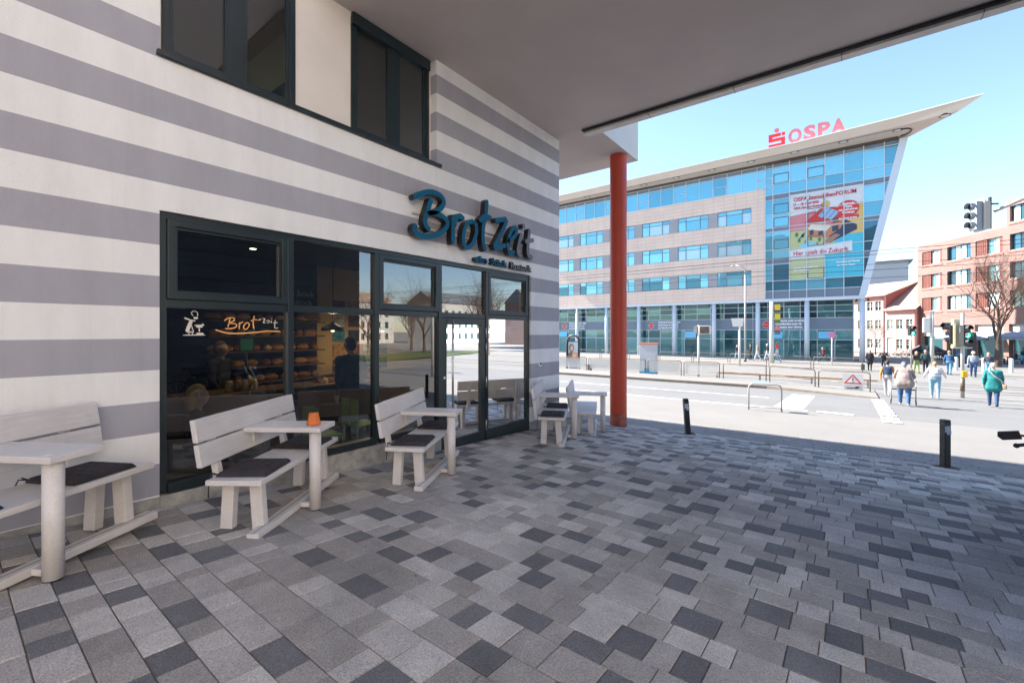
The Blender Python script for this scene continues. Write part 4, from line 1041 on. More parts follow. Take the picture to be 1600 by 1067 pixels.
# glass strip under the roof
x = L1; first = True; ms = MB()
ms.box(L0, L1 - .06, BT + .02, BT + .14, ZT, ZT + .07); ms.box(L0, L1 - .06, BT + .02, BT + .14, 20.80, 20.86); ms.box(L0, L1 - .06, BT + .02, BT + .14, ZG - .06, ZG)
x = -3.86; k = 0
while x > L0:
    ms.box(x - .03, x + .03, BT + .0, BT + .12, ZT + .07, ZG - .06)
    gi = GLS[rg.choice([0, 1, 1, 1, 2])]
    quad('pane', [(x + .03, BT + .08, ZT + .07), (x + 1.62, BT + .08, ZT + .07), (x + 1.62, BT + .08, 20.80), (x + .03, BT + .08, 20.80)], gi, bank)
    quad('pane', [(x + .03, BT + .08, 20.86), (x + 1.62, BT + .08, 20.86), (x + 1.62, BT + .08, ZG - .06), (x + .03, BT + .08, ZG - .06)], m_spand, bank)
    if k % 3 == 0:
        c = MB(); zz = ZT + .1; c.box(x + .06, x + 1.58, BT + .01, BT + .07, zz, zz + .05); c.box(x + .06, x + 1.58, BT + .01, BT + .07, zz + 1.05, zz + 1.1); c.box(x + .06, x + .11, BT + .01, BT + .07, zz + .05, zz + 1.05); c.box(x + 1.53, x + 1.58, BT + .01, BT + .07, zz + .05, zz + 1.05); obj('opening_light', c, m_alu, bank)
    x -= 1.65; k += 1
obj('strip_mullions', ms, m_alu, bank)
# curtain wall with leaning end
LV = [(ZS, 6.40, 's'), (6.40, 7.57, 'g'), (7.57, 9.50, 'g'), (9.50, 10.17, 's'), (10.17, 11.20, 'g'), (11.20, 13.35, 'g'), (13.35, 13.80, 's'), (13.80, 15.36, 'g'), (15.36, 17.10, 'g'), (17.10, 17.70, 's'), (17.70, 18.90, 'g'), (18.90, 20.85, 'g'), (20.85, ZG, 's')]
CX = [-3.0, -2.2, -.55, 1.12, 2.80, 4.48, 6.16, 7.84, 9.5]
for i in range(8):
    a0, a1 = CX[i] + .035, CX[i + 1] - .035
    for j, (z0, z1, kd) in enumerate(LV):
        r0, r1 = min(a1, sr(z0) - .35), min(a1, sr(z1) - .35)
        if r1 <= a0 + .02: continue
        r0 = max(r0, a0)
        if kd == 's': mm = m_spand
        else: mm = GLS[rg.choice([1, 1, 2, 2, 0])] if z0 > 9 else GLS[rg.choice([0, 4, 1])]
        if kd == 'g' and i > 5 and z0 < 12: mm = GLS[4]
        quad('pane', [(a0, BT + .06, z0 + .03), (r0, BT + .06, z0 + .03), (r1, BT + .06, z1 - .03), (a0, BT + .06, z1 - .03)], mm, bank)
        if kd == 'g' and (i in (1, 3)) and z1 - z0 > 1.5:
            c = MB(); y0, y1 = BT - .02, BT + .05; b0_, b1_ = a0 + .03, a1 - .03; c0, c1 = z0 + .06, z0 + 1.2
            c.box(b0_, b1_, y0, y1, c0, c0 + .06); c.box(b0_, b1_, y0, y1, c1 - .06, c1); c.box(b0_, b0_ + .06, y0, y1, c0 + .06, c1 - .06); c.box(b1_ - .06, b1_, y0, y1, c0 + .06, c1 - .06); obj('opening_light', c, mat('dark_alu', (.10, .12, .13), .4), bank)
for i in range(8):
    a = CX[i]; zb = ZS if a < 6.1 else ZS + (a + .35 - 6.15) / (sr(ZS + 1) - sr(ZS))
    b = MB(); b.box(a - .035, a + .035, BT - .05, BT + .12, zb, ZG); obj('mullion', b, m_alu, bank)
for z0, z1, kd in LV:
    b = MB(); b.box(CX[0] + .036, sr(z0) - .2, BT - .04, BT + .10, z0 - .03, z0 + .03); obj('transom', b, m_alu, bank)
b = MB(); b.hexa([(sr(ZS) - .40, BT - .10, ZS), (sr(ZS) + .25, BT - .10, ZS), (sr(ZS) + .25, BT + .5, ZS), (sr(ZS) - .40, BT + .5, ZS)], [(sr(ZG) - .40, BT - .10, ZG), (sr(ZG) + .25, BT - .10, ZG), (sr(ZG) + .25, BT + .5, ZG), (sr(ZG) - .40, BT + .5, ZG)]); obj('leaning_frame', b, m_colw, bank)
b = MB(); b.hexa([(4.6, BT + .52, ZS), (sr(ZS) + .1, BT + .52, ZS), (3.5, BT + 13, ZS), (1, BT + 13, ZS)], [(4.6, BT + .52, ZG), (sr(ZG) + .1, BT + .52, ZG), (6.5, BT + 13, ZG), (1, BT + 13, ZG)]); obj('end_wall', b, m_alu, bank)
# underside of the upper floors, ground floor glazing set back, columns
b = MB(); b.box(L0, 6.3, BT - .02, BT + 13, ZS - .32, ZS - .002); obj('floor_slab', b, m_alu, bank)
GB = BT + 1.3; gr = MB(); xs = []
x = 5.3
step = 4.9 / 3
while x > L0: xs.append(x); x -= step
lv = [(-1.55, .70), (.70, 1.84), (3.20, 3.92), (3.92, 4.62), (4.62, 5.10)]
for i in range(len(xs) - 1):
    a1, a0 = xs[i], xs[i + 1]
    gr.box(a0 - .03, a0 + .03, GB - .05, GB + .08, -1.58, 5.12)
    for j, (z0, z1) in enumerate(lv):
        quad('pane', [(a0 + .03, GB, z0 + .03), (a1 - .03, GB, z0 + .03), (a1 - .03, GB, z1 - .03), (a0 + .03, GB, z1 - .03)], GDK[rg.choice([0, 1, 2, 1]) if j < 2 else rg.choice([0, 3, 3, 1])], bank)
    if i % 6 == 4 or i == 1:                                                # tilted vent light reflecting the sky
        c = MB(); c.hexa([(a0 + .1, GB - .07, .80), (a1 - .1, GB - .07, .80), (a1 - .1, GB - .02, .80), (a0 + .1, GB - .02, .80)], [(a0 + .1, GB - .42, 1.62), (a1 - .1, GB - .42, 1.62), (a1 - .1, GB - .38, 1.62), (a0 + .1, GB - .38, 1.62)]) if False else c.hexa([(a0 + .1, GB - .32, .82), (a1 - .1, GB - .32, .82), (a1 - .1, GB - .28, .82), (a0 + .1, GB - .28, .82)], [(a0 + .1, GB - .07, 1.66), (a1 - .1, GB - .07, 1.66), (a1 - .1, GB - .03, 1.66), (a0 + .1, GB - .03, 1.66)])
        obj('vent_light', c, GLS[2], bank)
gr.box(xs[0] - .03, xs[0] + .05, GB - .05, GB + .08, -1.58, 5.12)
for z in (-1.55, .70, 1.84, 3.20, 3.92, 4.62): gr.box(L0, 5.3, GB - .035, GB + .06, z - .03, z + .03)
obj('shop_mullions', gr, m_alu, bank)
for i in range(9):
    a1 = 5.3 - 4.9 * i
    b = MB(); b.box(max(a1 - 4.88, L0), a1 - .02, GB - .06, GB + .02, 1.875, 3.165); obj('spandrel', b, m_spand, bank)
b = MB(); b.box(L0, 5.3, GB + 6, GB + 6.2, -1.6, 5.1); obj('back_wall', b, m_recess, bank)
for i in range(9):
    x = 6.05 - 4.93 * i
    b = MB(); b.cyl((x, BT + .25, -1.65), (x, BT + .25, ZS - .30), .25, n=20); obj('column', b, m_colw, bank)
    for sx in (-.45, .45):
        b = MB(); b.cyl((x + sx, BT + .15, ZS - .33), (x + sx * 1.15, BT - .05, ZS - .55), .08, .11, n=8); obj('floodlight', b, m_dark, bank)
# wing roof
rf = MB()
bot = [(-44, 58.7), (.1, 57.9), (8.5, 57.15), (12.9, 56.4), (9.55, 61.2), (5, 74), (-44, 74)]
top = [(-44, 57.9), (.1, 57.15), (8.5, 56.35), (14.3, 55.7), (9.95, 61.6), (5.4, 74.4), (-44, 74.4)]
zb = lambda s: 21.62; zt = lambda s: 22.25
n = len(bot); vs = [(x, y, zb(x)) for x, y in bot] + [(x, y, zt(x) if i != 3 else zt(x) + .1) for i, (x, y) in enumerate(top)]
rf.add(vs, [tuple(reversed(range(n)))], 0); rf.add(vs, [tuple(range(n, 2 * n))], 1); rf.add(vs, [(i, (i + 1) % n, n + (i + 1) % n, n + i) for i in range(n)], 0)
roof = obj('wing_roof', rf, [m_roofu, m_roofw], bank)
b = MB(); b.box(L0, 8.9, BT - .10, BT + .3, ZG + .002, 21.615); obj('roof_gap_shadow', b, m_recess, bank)  # solid strip coloured dark for the shadow in the gap under the roof
ed = MB()
for i in range(3): ed.bar((top[i][0], top[i][1] - .02, 22.27), (top[i + 1][0], top[i + 1][1] - .02, 22.27 + (.1 if i == 2 else 0)), .12, .10)
obj('roof_edge', ed, m_roofw, roof)
ln_ = MB()
ln_.bar((-44, 58.95, 21.605), (9.0, 57.75, 21.605), .06, .02); obj('roof_track', ln_, m_dark, roof)
for k in range(10):                                               # round openings in the overhang, dark-rimmed
    s = 12.0 - (k > 0) * 3.2 - max(0, k - 1) * 4.35
    y = 58.15 + .024 * (8 - s) if k else 56.9
    c = MB(); c.lathe([(.36, -.02), (.42, -.02), (.42, .10), (.36, .10), (.36, -.02)], (s, y, 21.60), n=20); obj('roof_light', c, m_dark, roof); c = MB(); c.cyl((s, y, 21.590), (s, y, 21.612), .35, n=20); obj('light_glass', c, m_roofw, roof)
b = MB(); b.tube([(9.1 + .75 * math.sin(a), 58.9 - .95 * math.cos(a), 21.57) for a in np.linspace(-.2, math.pi, 12)], .07, n=6); obj('nose_ring', b, m_dark, roof)
b = MB(); b.box(7.2, 7.8, 58.5, 59, 22.3, 22.9); b.cyl((7.0, 58.7, 22.3), (7.0, 58.7, 23.1), .06, n=8); obj('roof_box', b, m_roofw, bank)
# roof sign
m_lr = mat('sign_red', (.72, .025, .02), .5); m_lp = mat('sign_pink', (.62, .17, .19), .5)
rs = thing('roof_sign', 'red emblem and big pink-red capital letters standing on the wing roof', 'sign', (1, 58.5, 22.3))
SX, SZ, ST = -2.45, 22.72, 58.4
e_ = MB()
e_.box(SX, SX + 1.62, ST, ST + .15, SZ, SZ + .34); e_.box(SX + 1.25, SX + 1.62, ST + .002, ST + .148, SZ + .34, SZ + .80); e_.box(SX, SX + 1.62, ST + .001, ST + .149, SZ + .63, SZ + .97)
e_.box(SX, SX + .37, ST + .002, ST + .148, SZ + .97, SZ + 1.22); e_.box(SX, SX + 1.22, ST, ST + .15, SZ + 1.16, SZ + 1.50); e_.box(SX + 1.30, SX + 1.62, ST, ST + .15, SZ + 1.16, SZ + 1.50)
obj('emblem', e_, m_lr, rs)
e_ = MB(); e_.cyl((SX + .81, ST, SZ + 1.86), (SX + .81, ST + .15, SZ + 1.86), .25, n=20); obj('emblem_dot', e_, m_lp, rs)
for ch, x0, wd in (('O', -.52, 1.28), ('S', .92, 1.12), ('P', 2.22, 1.10), ('A', 3.36, 1.34)):
    text('capital_letter', ch, 2.05, (x0, ST + .15, 22.80), (1, 0, 0), (0, 0, 1), m_lp, rs, depth=.06, width=wd, bold=.09)
e_ = MB()
for x in (-2.2, -1.1, 0, 1.4, 2.6, 4.0): e_.bar((x, ST + .2, 22.2), (x, ST + .2, 23.6), .05, .05)
e_.bar((-2.4, ST + .2, 22.78), (4.6, ST + .2, 22.78), .06, .06); obj('sign_frame', e_, m_roofw, rs)
# street-level signs on the spandrels
m_wt = mat('sign_white', (.8, .8, .8), .6)
for x0, lines, disc in ((-30.4, ('Partner für die Hilfe', 'fachübergreifend und', 'kundenfreundlich beraten'), -31.4), (-16.2, ('Firmen und Gewerbekunden', 'Starker Partner der Wirtschaft', 'am Standort Rostock'), -17.3), (-2.1, ('Gemeinsam mehr erreichen.', 'Crowdfunding mehr für', 'die Region ermöglichen.'), -3.15)):
    nm = {-30.4: 'leftmost', -16.2: 'middle', -2.1: 'rightmost'}[x0]
    sg = thing('fascia_sign', nm + ' white three-line notice with a red disc on the grey band of the office building', 'sign', (x0, GB, 1.9), 'notices on the grey band')
    for i, l in enumerate(lines): text('line', l, .32, (x0, GB - .066, 2.82 - i * .38), (1, 0, 0), (0, 0, 1), m_wt, sg, width=(3.0, 2.7, 2.75)[i], bold=.02)
    c = MB(); c.cyl((disc + .1, GB - .064, 2.5), (disc + .1, GB - .075, 2.5), .40, n=24); obj('rim', c, m_wt, sg)
    c = MB(); c.cyl((disc + .1, GB - .0755, 2.5), (disc + .1, GB - .082, 2.5), .36, n=24); obj('disc', c, m_lr, sg)
    text('disc_text', 'Plus', .24, (disc - .16, GB - .085, 2.43), (1, 0, 0), (0, 0, 1), m_wt, sg, width=.5)
# ------------------------------------------------ big advertising print on the glass
bn = thing('facade_banner', 'large colourful advertising print with a cutaway house on the office glass front', 'banner', (2.8, BT, 5.9))
def fl(name, pts, col, lay, rough=.7):
    b = MB(); b.poly([(p[0], BT + .03 - .004 * lay, p[1] + 1.6) for p in pts]); m_ = mat('print_%02x%02x%02x' % tuple(int(c * 255) for c in col), col, rough, var=.04, vscale=2)
    return obj(name, b, m_, bn, fix=False)
A0, A1 = -.5, 6.12
fl('print_white', [(A0, 8.30), (A1, 8.30), (A1, 15.75), (A0, 15.75)], (.66, .66, .68), 0)
fl('print_pink', [(A0, 11.2), (2.0, 11.2), (2.0, 13.6), (A0, 13.3)], (.60, .22, .24), 1)
fl('print_yellow', [(3.6, 10.6), (A1, 10.6), (A1, 13.9), (3.6, 13.4)], (.66, .46, .16), 1)
fl('print_cyan', [(2.7, 6.0), (A1, 6.0), (A1, 10.62), (2.7, 10.62)], (.08, .48, .62), 2)
fl('print_lawn', [(A0, 9.2), (3.0, 9.2), (3.9, 10.2), (2.6, 11.6), (A0, 11.5)], (.47, .50, .26), 3)
fl('print_green', [(A0, 6.0), (2.72, 6.0), (2.72, 8.32), (A0, 8.32)], (.47, .50, .27), 3)
fl('print_pool', [(.2, 9.55), (1.6, 9.45), (2.0, 10.0), (1.0, 10.3)], (.22, .56, .66), 4)
fl('print_roof', [(.75, 12.2), (2.6, 13.95), (4.1, 13.6), (4.35, 12.6), (3.2, 12.0), (1.3, 12.4)], (.55, .05, .045), 4)
fl('print_wall', [(1.1, 10.7), (3.2, 10.35), (4.3, 11.0), (4.3, 12.55), (3.2, 11.95), (1.1, 12.3)], (.50, .22, .12), 5)
fl('print_floor', [(1.2, 11.55), (2.9, 11.15), (3.4, 11.75), (1.5, 12.1)], (.72, .66, .58), 6)
fl('print_hedge', [(3.2, 9.8), (5.6, 11.0), (5.6, 11.5), (4.6, 12.2), (4.2, 11.3), (3.2, 10.6)], (.05, .06, .10), 6)
fl('print_flowers', [(2.6, 9.75), (3.4, 9.95), (4.2, 10.6), (3.7, 10.75), (2.7, 10.1)], (.38, .20, .16), 7)
fl('print_solar', [(2.15, 12.9), (3.4, 12.35), (4.15, 13.1), (2.85, 13.85)], (.20, .36, .55), 7)
for k in range(3): fl('print_gap', [(2.15 + .42 * k + .25, 12.72 - .18 * k), (2.19 + .42 * k + .25, 12.70 - .18 * k), (2.93 + .42 * k + .2, 13.6 - .18 * k), (2.89 + .42 * k + .2, 13.62 - .18 * k)], (.75, .76, .78), 8)
fl('print_chimney', [(2.5, 13.9), (2.5, 14.4), (3.0, 14.55), (3.3, 14.3), (3.2, 13.85)], (.60, .42, .14), 3)
for (x, z, r_c) in ((.15, 11.1, .22), (.4, 10.4, .18), (.75, 10.9, .2), (1.0, 10.2, .16), (1.5, 10.5, .18), (2.3, 10.3, .2), (2.1, 9.9, .14)):
    fl('print_tree', [(x + r_c * .8 * math.cos(a), z + r_c * 1.2 * math.sin(a)) for a in np.linspace(0, 2 * math.pi, 10, endpoint=False)], (.12, .22, .06) if r_c > .17 else (.16, .30, .30), 9)
fl('print_slide', [(.3, 10.55), (.9, 11.3), (1.0, 11.2), (.45, 10.5)], (.05, .22, .40), 9)
for (x0, x1, z0, z1) in ((1.4, 1.75, 10.85, 11.4), (2.2, 2.6, 10.7, 11.2), (3.45, 4.0, 11.0, 11.6), (3.5, 4.1, 11.95, 12.4)): fl('print_window', [(x0, z0), (x1, z0 + .1), (x1, z1 + .1), (x0, z1)], (.05, .07, .10), 8)
fl('print_disc', [(4.85 + .95 * math.cos(a), 13.35 + .88 * math.sin(a)) for a in np.linspace(0, 2 * math.pi, 28, endpoint=False)], (.62, .05, .05), 9)
fl('print_tag', [(3.95, 12.1), (5.75, 12.25), (5.75, 12.62), (3.95, 12.47)], (.62, .05, .05), 10)
fl('print_strip', [(A0, 8.35), (5.2, 8.75), (5.2, 9.85), (A0, 9.35)], (.68, .68, .70), 10)
m_tr = mat('print_text_red', (.50, .03, .05), .7)
def bt(s, x, z, wd, sz, m_=None): text('print_text', s, sz, (x, BT - .022, z + 1.6), (1, 0, 0), (0, 0, 1), m_ or m_tr, bn, width=wd, bold=.012)
bt('OSPA ImmobilienFORUM', -.15, 14.92, 5.7, .62); bt('17. – 18. April 2026', -.15, 14.42, 2.4, .36); bt('OSPA Zentrum Rostock', -.15, 14.0, 2.75, .36)
bt('Hier spielt die Zukunft.', -.15, 8.72, 5.1, .72)
for i, s in enumerate(('Regionale', 'Messe', 'mit zahlreichen', 'Workshops')): bt(s, (4.35, 4.5, 4.02, 4.3)[i], 13.78 - i * .32, (1.05, .7, 1.65, 1.1)[i], .32, m_wt)
bt('Eintritt frei für alle Gäste', 4.05, 12.28, 1.55, .16, m_wt)
bt('Immobilien und Finanzen', 3.85, 7.55, 2.0, .26, m_wt); bt('aus einer Hand', 3.85, 7.2, 1.6, .2, m_wt); bt('mehr Infos und Anmeldung online', -.1, 7.25, 2.3, .2, m_wt); bt('kostenfrei', -.1, 6.95, 1.4, .2, m_wt)
# ================================================================== BRICK BUILDING ON THE RIGHT
def frame_place(P0, e):
    e = Vector((e[0], e[1], 0)).normalized(); nrm = Vector((-e.y, e.x, 0))        # nrm points into the building
    return lambda a, d, z: (P0[0] + e.x * a + nrm.x * d, P0[1] + e.y * a + nrm.y * d, z)
m_brick = joint_mat('red_brick', (0.265, 0.142, 0.12), (0.23, 0.118, 0.10), (0.29, 0.22, 0.19), .30, .11, 'YZ', .012, var=.10)
m_brick2 = mat('brick_ledge', (0.34, 0.165, 0.13), .85, var=.08, vscale=1)
m_shut = mat('brown_slats', (0.19, 0.062, 0.045), .7, var=.15, vscale=6)
m_wfr = mat('pale_frame', (0.62, 0.60, 0.56), .5)
m_dfr = mat('dark_frame', (0.05, 0.045, 0.045), .5)
bb = thing('brick_building', 'red brick building with recessed windows and brown slatted shutters on the right', 'building', (16, 80, -1.6))
BP = frame_place((12.8, 86.5), (.547, -.837))
rowz = (4.55, 7.80, 11.05); RT = 13.8
bays = [(.66, 4.02), (4.60, 8.08), (8.50, 12.0), (12.6, 16.3), (16.9, 20.6), (21.2, 25.0)]
def place_box(mb, P, a0, a1, d0, d1, z0, z1, mi=0):
    return mb.hexa([P(a0, d0, z0), P(a1, d0, z0), P(a1, d1, z0), P(a0, d1, z0)], [P(a0, d0, z1), P(a1, d0, z1), P(a1, d1, z1), P(a0, d1, z1)], mi)
holes = []
for i, (a0, a1) in enumerate(bays):
    for z in rowz + ((14.3,) if i > 2 else ()):
        holes.append((a0 + .1, a1 - .1, z, z + 1.85))
    holes.append((a0, a1, -1.6, 2.5))
w_ = MB(); wall(w_, 0.0, 12.3, (-1.6, RT), [h for h in holes if h[1] <= 12.3], .5, BP); obj('brick_wall', w_, m_brick, bb)
w_ = MB(); wall(w_, 12.3, 26, (-1.6, 16.8), [h for h in holes if h[0] >= 12.3], .5, BP); obj('brick_wall', w_, m_brick, bb)
c = MB(); place_box(c, BP, .02, 26, .9, 12, -1.6, 13.7); place_box(c, BP, 12.32, 26, .91, 12, 13.7, 16.7); obj('core', c, m_recess, bb)
c = MB(); place_box(c, BP, 0, 12.29, .05, 12, RT + .001, RT + .12); place_box(c, BP, 12.31, 26, .05, 12, 16.801, 16.92); obj('parapet_cap', c, m_brick2, bb)
for i, (a0, a1) in enumerate(bays):
    for z in rowz + ((14.3,) if i > 2 else ()):
        c = MB(); place_box(c, BP, a0 - .02, a1 + .02, -.07, .02, z - .30, z - .16); obj('ledge', c, m_brick2, bb)
        b0, b1 = a0 + .1, a1 - .1
        if i % 2 == 0 and i < 4:                                   # shutter, narrow window, pier
            k0 = b0 + (b1 - b0) * .42; k1 = b0 + (b1 - b0) * .86
            for kk in range(6):
                c = MB(); q0 = b0 + .02 + kk * (k0 - b0) / 6; place_box(c, BP, q0, q0 + (k0 - b0) / 6 - .05, .10, .2, z, z + 1.84); obj('slat', c, m_shut, bb)
            c = MB(); place_box(c, BP, b0, k0, .2, .3, z, z + 1.845); obj('shutter', c, m_shut, bb); c = MB(); place_box(c, BP, k1, b1, .10, .3, z, z + 1.845); obj('shutter', c, m_shut, bb)
        else: k0, k1 = b0 + .05, b1 - .05
        fr = MB(); t = .07
        place_box(fr, BP, k0, k1, .26, .36, z, z + t); place_box(fr, BP, k0, k1, .26, .36, z + 1.84 - t, z + 1.84); place_box(fr, BP, k0, k0 + t, .26, .36, z + t, z + 1.84 - t); place_box(fr, BP, k1 - t, k1, .26, .36, z + t, z + 1.84 - t)
        nm = 2 if (i % 2 == 0 and i < 4) else 4
        for q in range(1, nm):
            aq = k0 + (k1 - k0) * q / nm; place_box(fr, BP, aq - .035, aq + .035, .27, .36, z + t, z + 1.84 - t)
        wo = obj('window', fr, m_wfr if nm == 2 else m_dfr, bb)
        for q in range(nm):
            q0 = k0 + (k1 - k0) * q / nm + .05; q1 = k0 + (k1 - k0) * (q + 1) / nm - .05
            quad('pane', [BP(q0, .31, z + t), BP(q1, .31, z + t), BP(q1, .31, z + 1.84 - t), BP(q0, .31, z + 1.84 - t)], rg.choice([GLS[3], GDK[2]]) if nm == 2 else rg.choice([GDK[0], GDK[3], GLS[4], GLS[3]]), wo)
        c = MB(); place_box(c, BP, k0 - .02, k1 + .02, -.04, .25, z - .05, z); obj('sill', c, m_wfr, bb)
    fr = MB(); place_box(fr, BP, a0, a1, .3, .4, 1.0, 2.5); obj('shop_fascia', fr, mat('shop_fascia', (.55, .53, .5), .7, var=.2, vscale=1), bb)
    quad('pane', [BP(a0, .45, -1.6), BP(a1, .45, -1.6), BP(a1, .45, 1.0), BP(a0, .45, 1.0)], GDK[0], bb)
    if i > 0 and i < 5:
        c = MB(); c.add([BP(a0 + .05, -.02, 1.6), BP(a1 - .05, -.02, 1.6), BP(a1 - .05, -1.5, .95), BP(a0 + .05, -1.5, .95), BP(a0 + .05, -.02, 1.52), BP(a1 - .05, -.02, 1.52), BP(a1 - .05, -1.5, .70), BP(a0 + .05, -1.5, .70)], [(0, 1, 2, 3), (7, 6, 5, 4), (3, 2, 6, 7), (0, 3, 7, 4), (1, 5, 6, 2)]); obj('awning', c, mat('awning_grey', (.30, .34, .40), .8), bb)

# ================================================================== PINK HOUSES
m_pink = mat('pink_render', (0.64, 0.41, 0.385), .9, var=.08, vscale=1); m_pinkd = mat('deep_pink_render', (0.40, 0.12, 0.11), .9, var=.08, vscale=1)
m_tile = joint_mat('clay_tiles', (0.52, 0.38, 0.29), (0.47, 0.34, 0.25), (0.36, 0.25, 0.18), .3, .35, 'XZ', .03, var=.12)
m_gut = mat('gutter_red', (0.45, 0.14, 0.10), .6)
HP = frame_place((6.0, 90.6), (.8, -.6))
def house(name, lab, a0, a1, eave, ridge, depth, wins, door, wallmat, gable_mat):
    h = thing(name, lab, 'house', HP((a0 + a1) / 2, 0, -1.6))
    hs = [(x - .42, x + .42, z, z + 1.45) for x, z in wins] + ([(door - .45, door + .45, -1.6, .75)] if door else [])
    w_ = MB(); wall(w_, a0, a1, (-1.6, eave), hs, .3, HP); obj('wall', w_, wallmat, h)
    for a in (a0, a1):
        g = MB(); e = .002 if a == a0 else -.002
        g.prism([HP(a + e, .302, -1.6), HP(a + e, depth, -1.6), HP(a + e, depth, eave), HP(a + e, depth / 2, ridge), HP(a + e, .302, eave)], Vector(HP(a - e * 60, 0, 0)) - Vector(HP(a, 0, 0)) if False else Vector(HP(a + (.12 if a == a0 else -.12), 0, 0)) - Vector(HP(a, 0, 0))); obj('gable_wall', g, gable_mat, h)
    for d0, d1 in ((-.35, depth / 2), (depth + .35, depth / 2)):
        r0 = eave - .12; up_ = .16
        g = MB(); g.hexa([HP(a0 - .15, d0, r0), HP(a1 + .15, d0, r0), HP(a1 + .15, d1, ridge), HP(a0 - .15, d1, ridge)], [HP(a0 - .15, d0, r0 + up_), HP(a1 + .15, d0, r0 + up_), HP(a1 + .15, d1, ridge + up_), HP(a0 - .15, d1, ridge + up_)]); obj('roof', g, m_tile, h)
    g = MB(); g.tube([HP(a0 - .1, -.40, eave - .05), HP(a1 + .1, -.40, eave - .05)], .08, n=8); g.tube([HP(a1 - .08, -.30, eave - .1), HP(a1 - .08, -.08, eave - .5), HP(a1 - .08, -.08, -1.6)], .05, n=8); obj('gutter', g, m_gut, h)
    for x, z in wins:
        fr = MB(); P = HP; t = .06; d0, d1 = .10, .16
        place_box(fr, P, x - .42, x + .42, d0, d1, z, z + t); place_box(fr, P, x - .42, x + .42, d0, d1, z + 1.45 - t, z + 1.45); place_box(fr, P, x - .42, x - .36, d0, d1, z + t, z + 1.39); place_box(fr, P, x + .36, x + .42, d0, d1, z + t, z + 1.39)
        place_box(fr, P, x - .04, x + .04, d0, d1, z + t, z + 1.39); place_box(fr, P, x - .36, x - .04, d0, d1, z + .68, z + .73); place_box(fr, P, x + .04, x + .36, d0, d1, z + .68, z + .73); place_box(fr, P, x - .36, x - .04, d0, d1, z + 1.02, z + 1.06); place_box(fr, P, x + .04, x + .36, d0, d1, z + 1.02, z + 1.06)
        wo = obj('window', fr, mat('cream_frame', (.78, .72, .60), .6), h)
        quad('pane', [P(x - .36, .14, z + t), P(x + .36, .14, z + t), P(x + .36, .14, z + 1.39), P(x - .36, .14, z + 1.39)], GDK[rg.choice([0, 1, 3])], wo)
        s_ = MB(); place_box(s_, P, x - .5, x + .5, -.05, .09, z - .07, z - .002); obj('sill', s_, wallmat, wo)
    if door:
        d_ = MB(); place_box(d_, HP, door - .44, door + .44, .15, .2, -1.6, .74); obj('door', d_, mat('door_white', (.72, .68, .62), .6), h)
    return h
house('pink_house', 'taller pink house with cream windows and a deep pink gable beside the office building', -4.5, 4.0, 7.1, 9.7, 16, [(x, z) for x in (-1.0, .4, 1.85, 3.05) for z in (-.95, 2.0, 4.85)], None, m_pink, m_pinkd)
house('pink_house', 'lower pale pink house with steep tan tile roof beside the brick building', 4.06, 8.15, 4.85, 9.2, 14, [(6.0, -.95), (7.3, -.95), (4.75, 2.0), (6.0, 2.0), (7.3, 2.0)], 4.75, m_pink, m_pinkd)
gb = thing('grey_block', 'plain pale grey flat-roofed block rising behind the pink houses', 'building', (9, 125, -1.6))
c = MB(); c.box(0, 14.6, 122, 135, -1.6, 16.3); obj('wall', c, mat('pale_grey_wall', (.42, .44, .46), .85, var=.05, vscale=.3), gb); c = MB(); c.box(-.3, 15.3, 121.6, 135.4, 16.3, 16.55); obj('roof_edge', c, mat('slate', (.18, .19, .2), .7), gb)
ch_ = thing('cream_house', 'cream house glimpsed between the office columns and the pink house', 'house', (6, 100, -1.6))
c = MB(); c.box(-4, 5.9, 98, 106, -1.6, 9); obj('wall', c, mat('cream_render', (.66, .56, .38), .9, var=.15, vscale=.6), ch_)
for z in (-.6, 2.6, 5.8):
    for x in (.5, 2.6, 4.7):
        c = MB(); c.box(x - .4, x + .4, 97.95, 98.05, z, z + 1.6); obj('window', c, GDK[0], ch_)
c = MB(); c.prism([(-4.3, 97.6, 9), (-4.3, 106.4, 9), (-4.3, 102, 12)], (10.5, 0, 0)); obj('roof', c, m_tile, ch_)

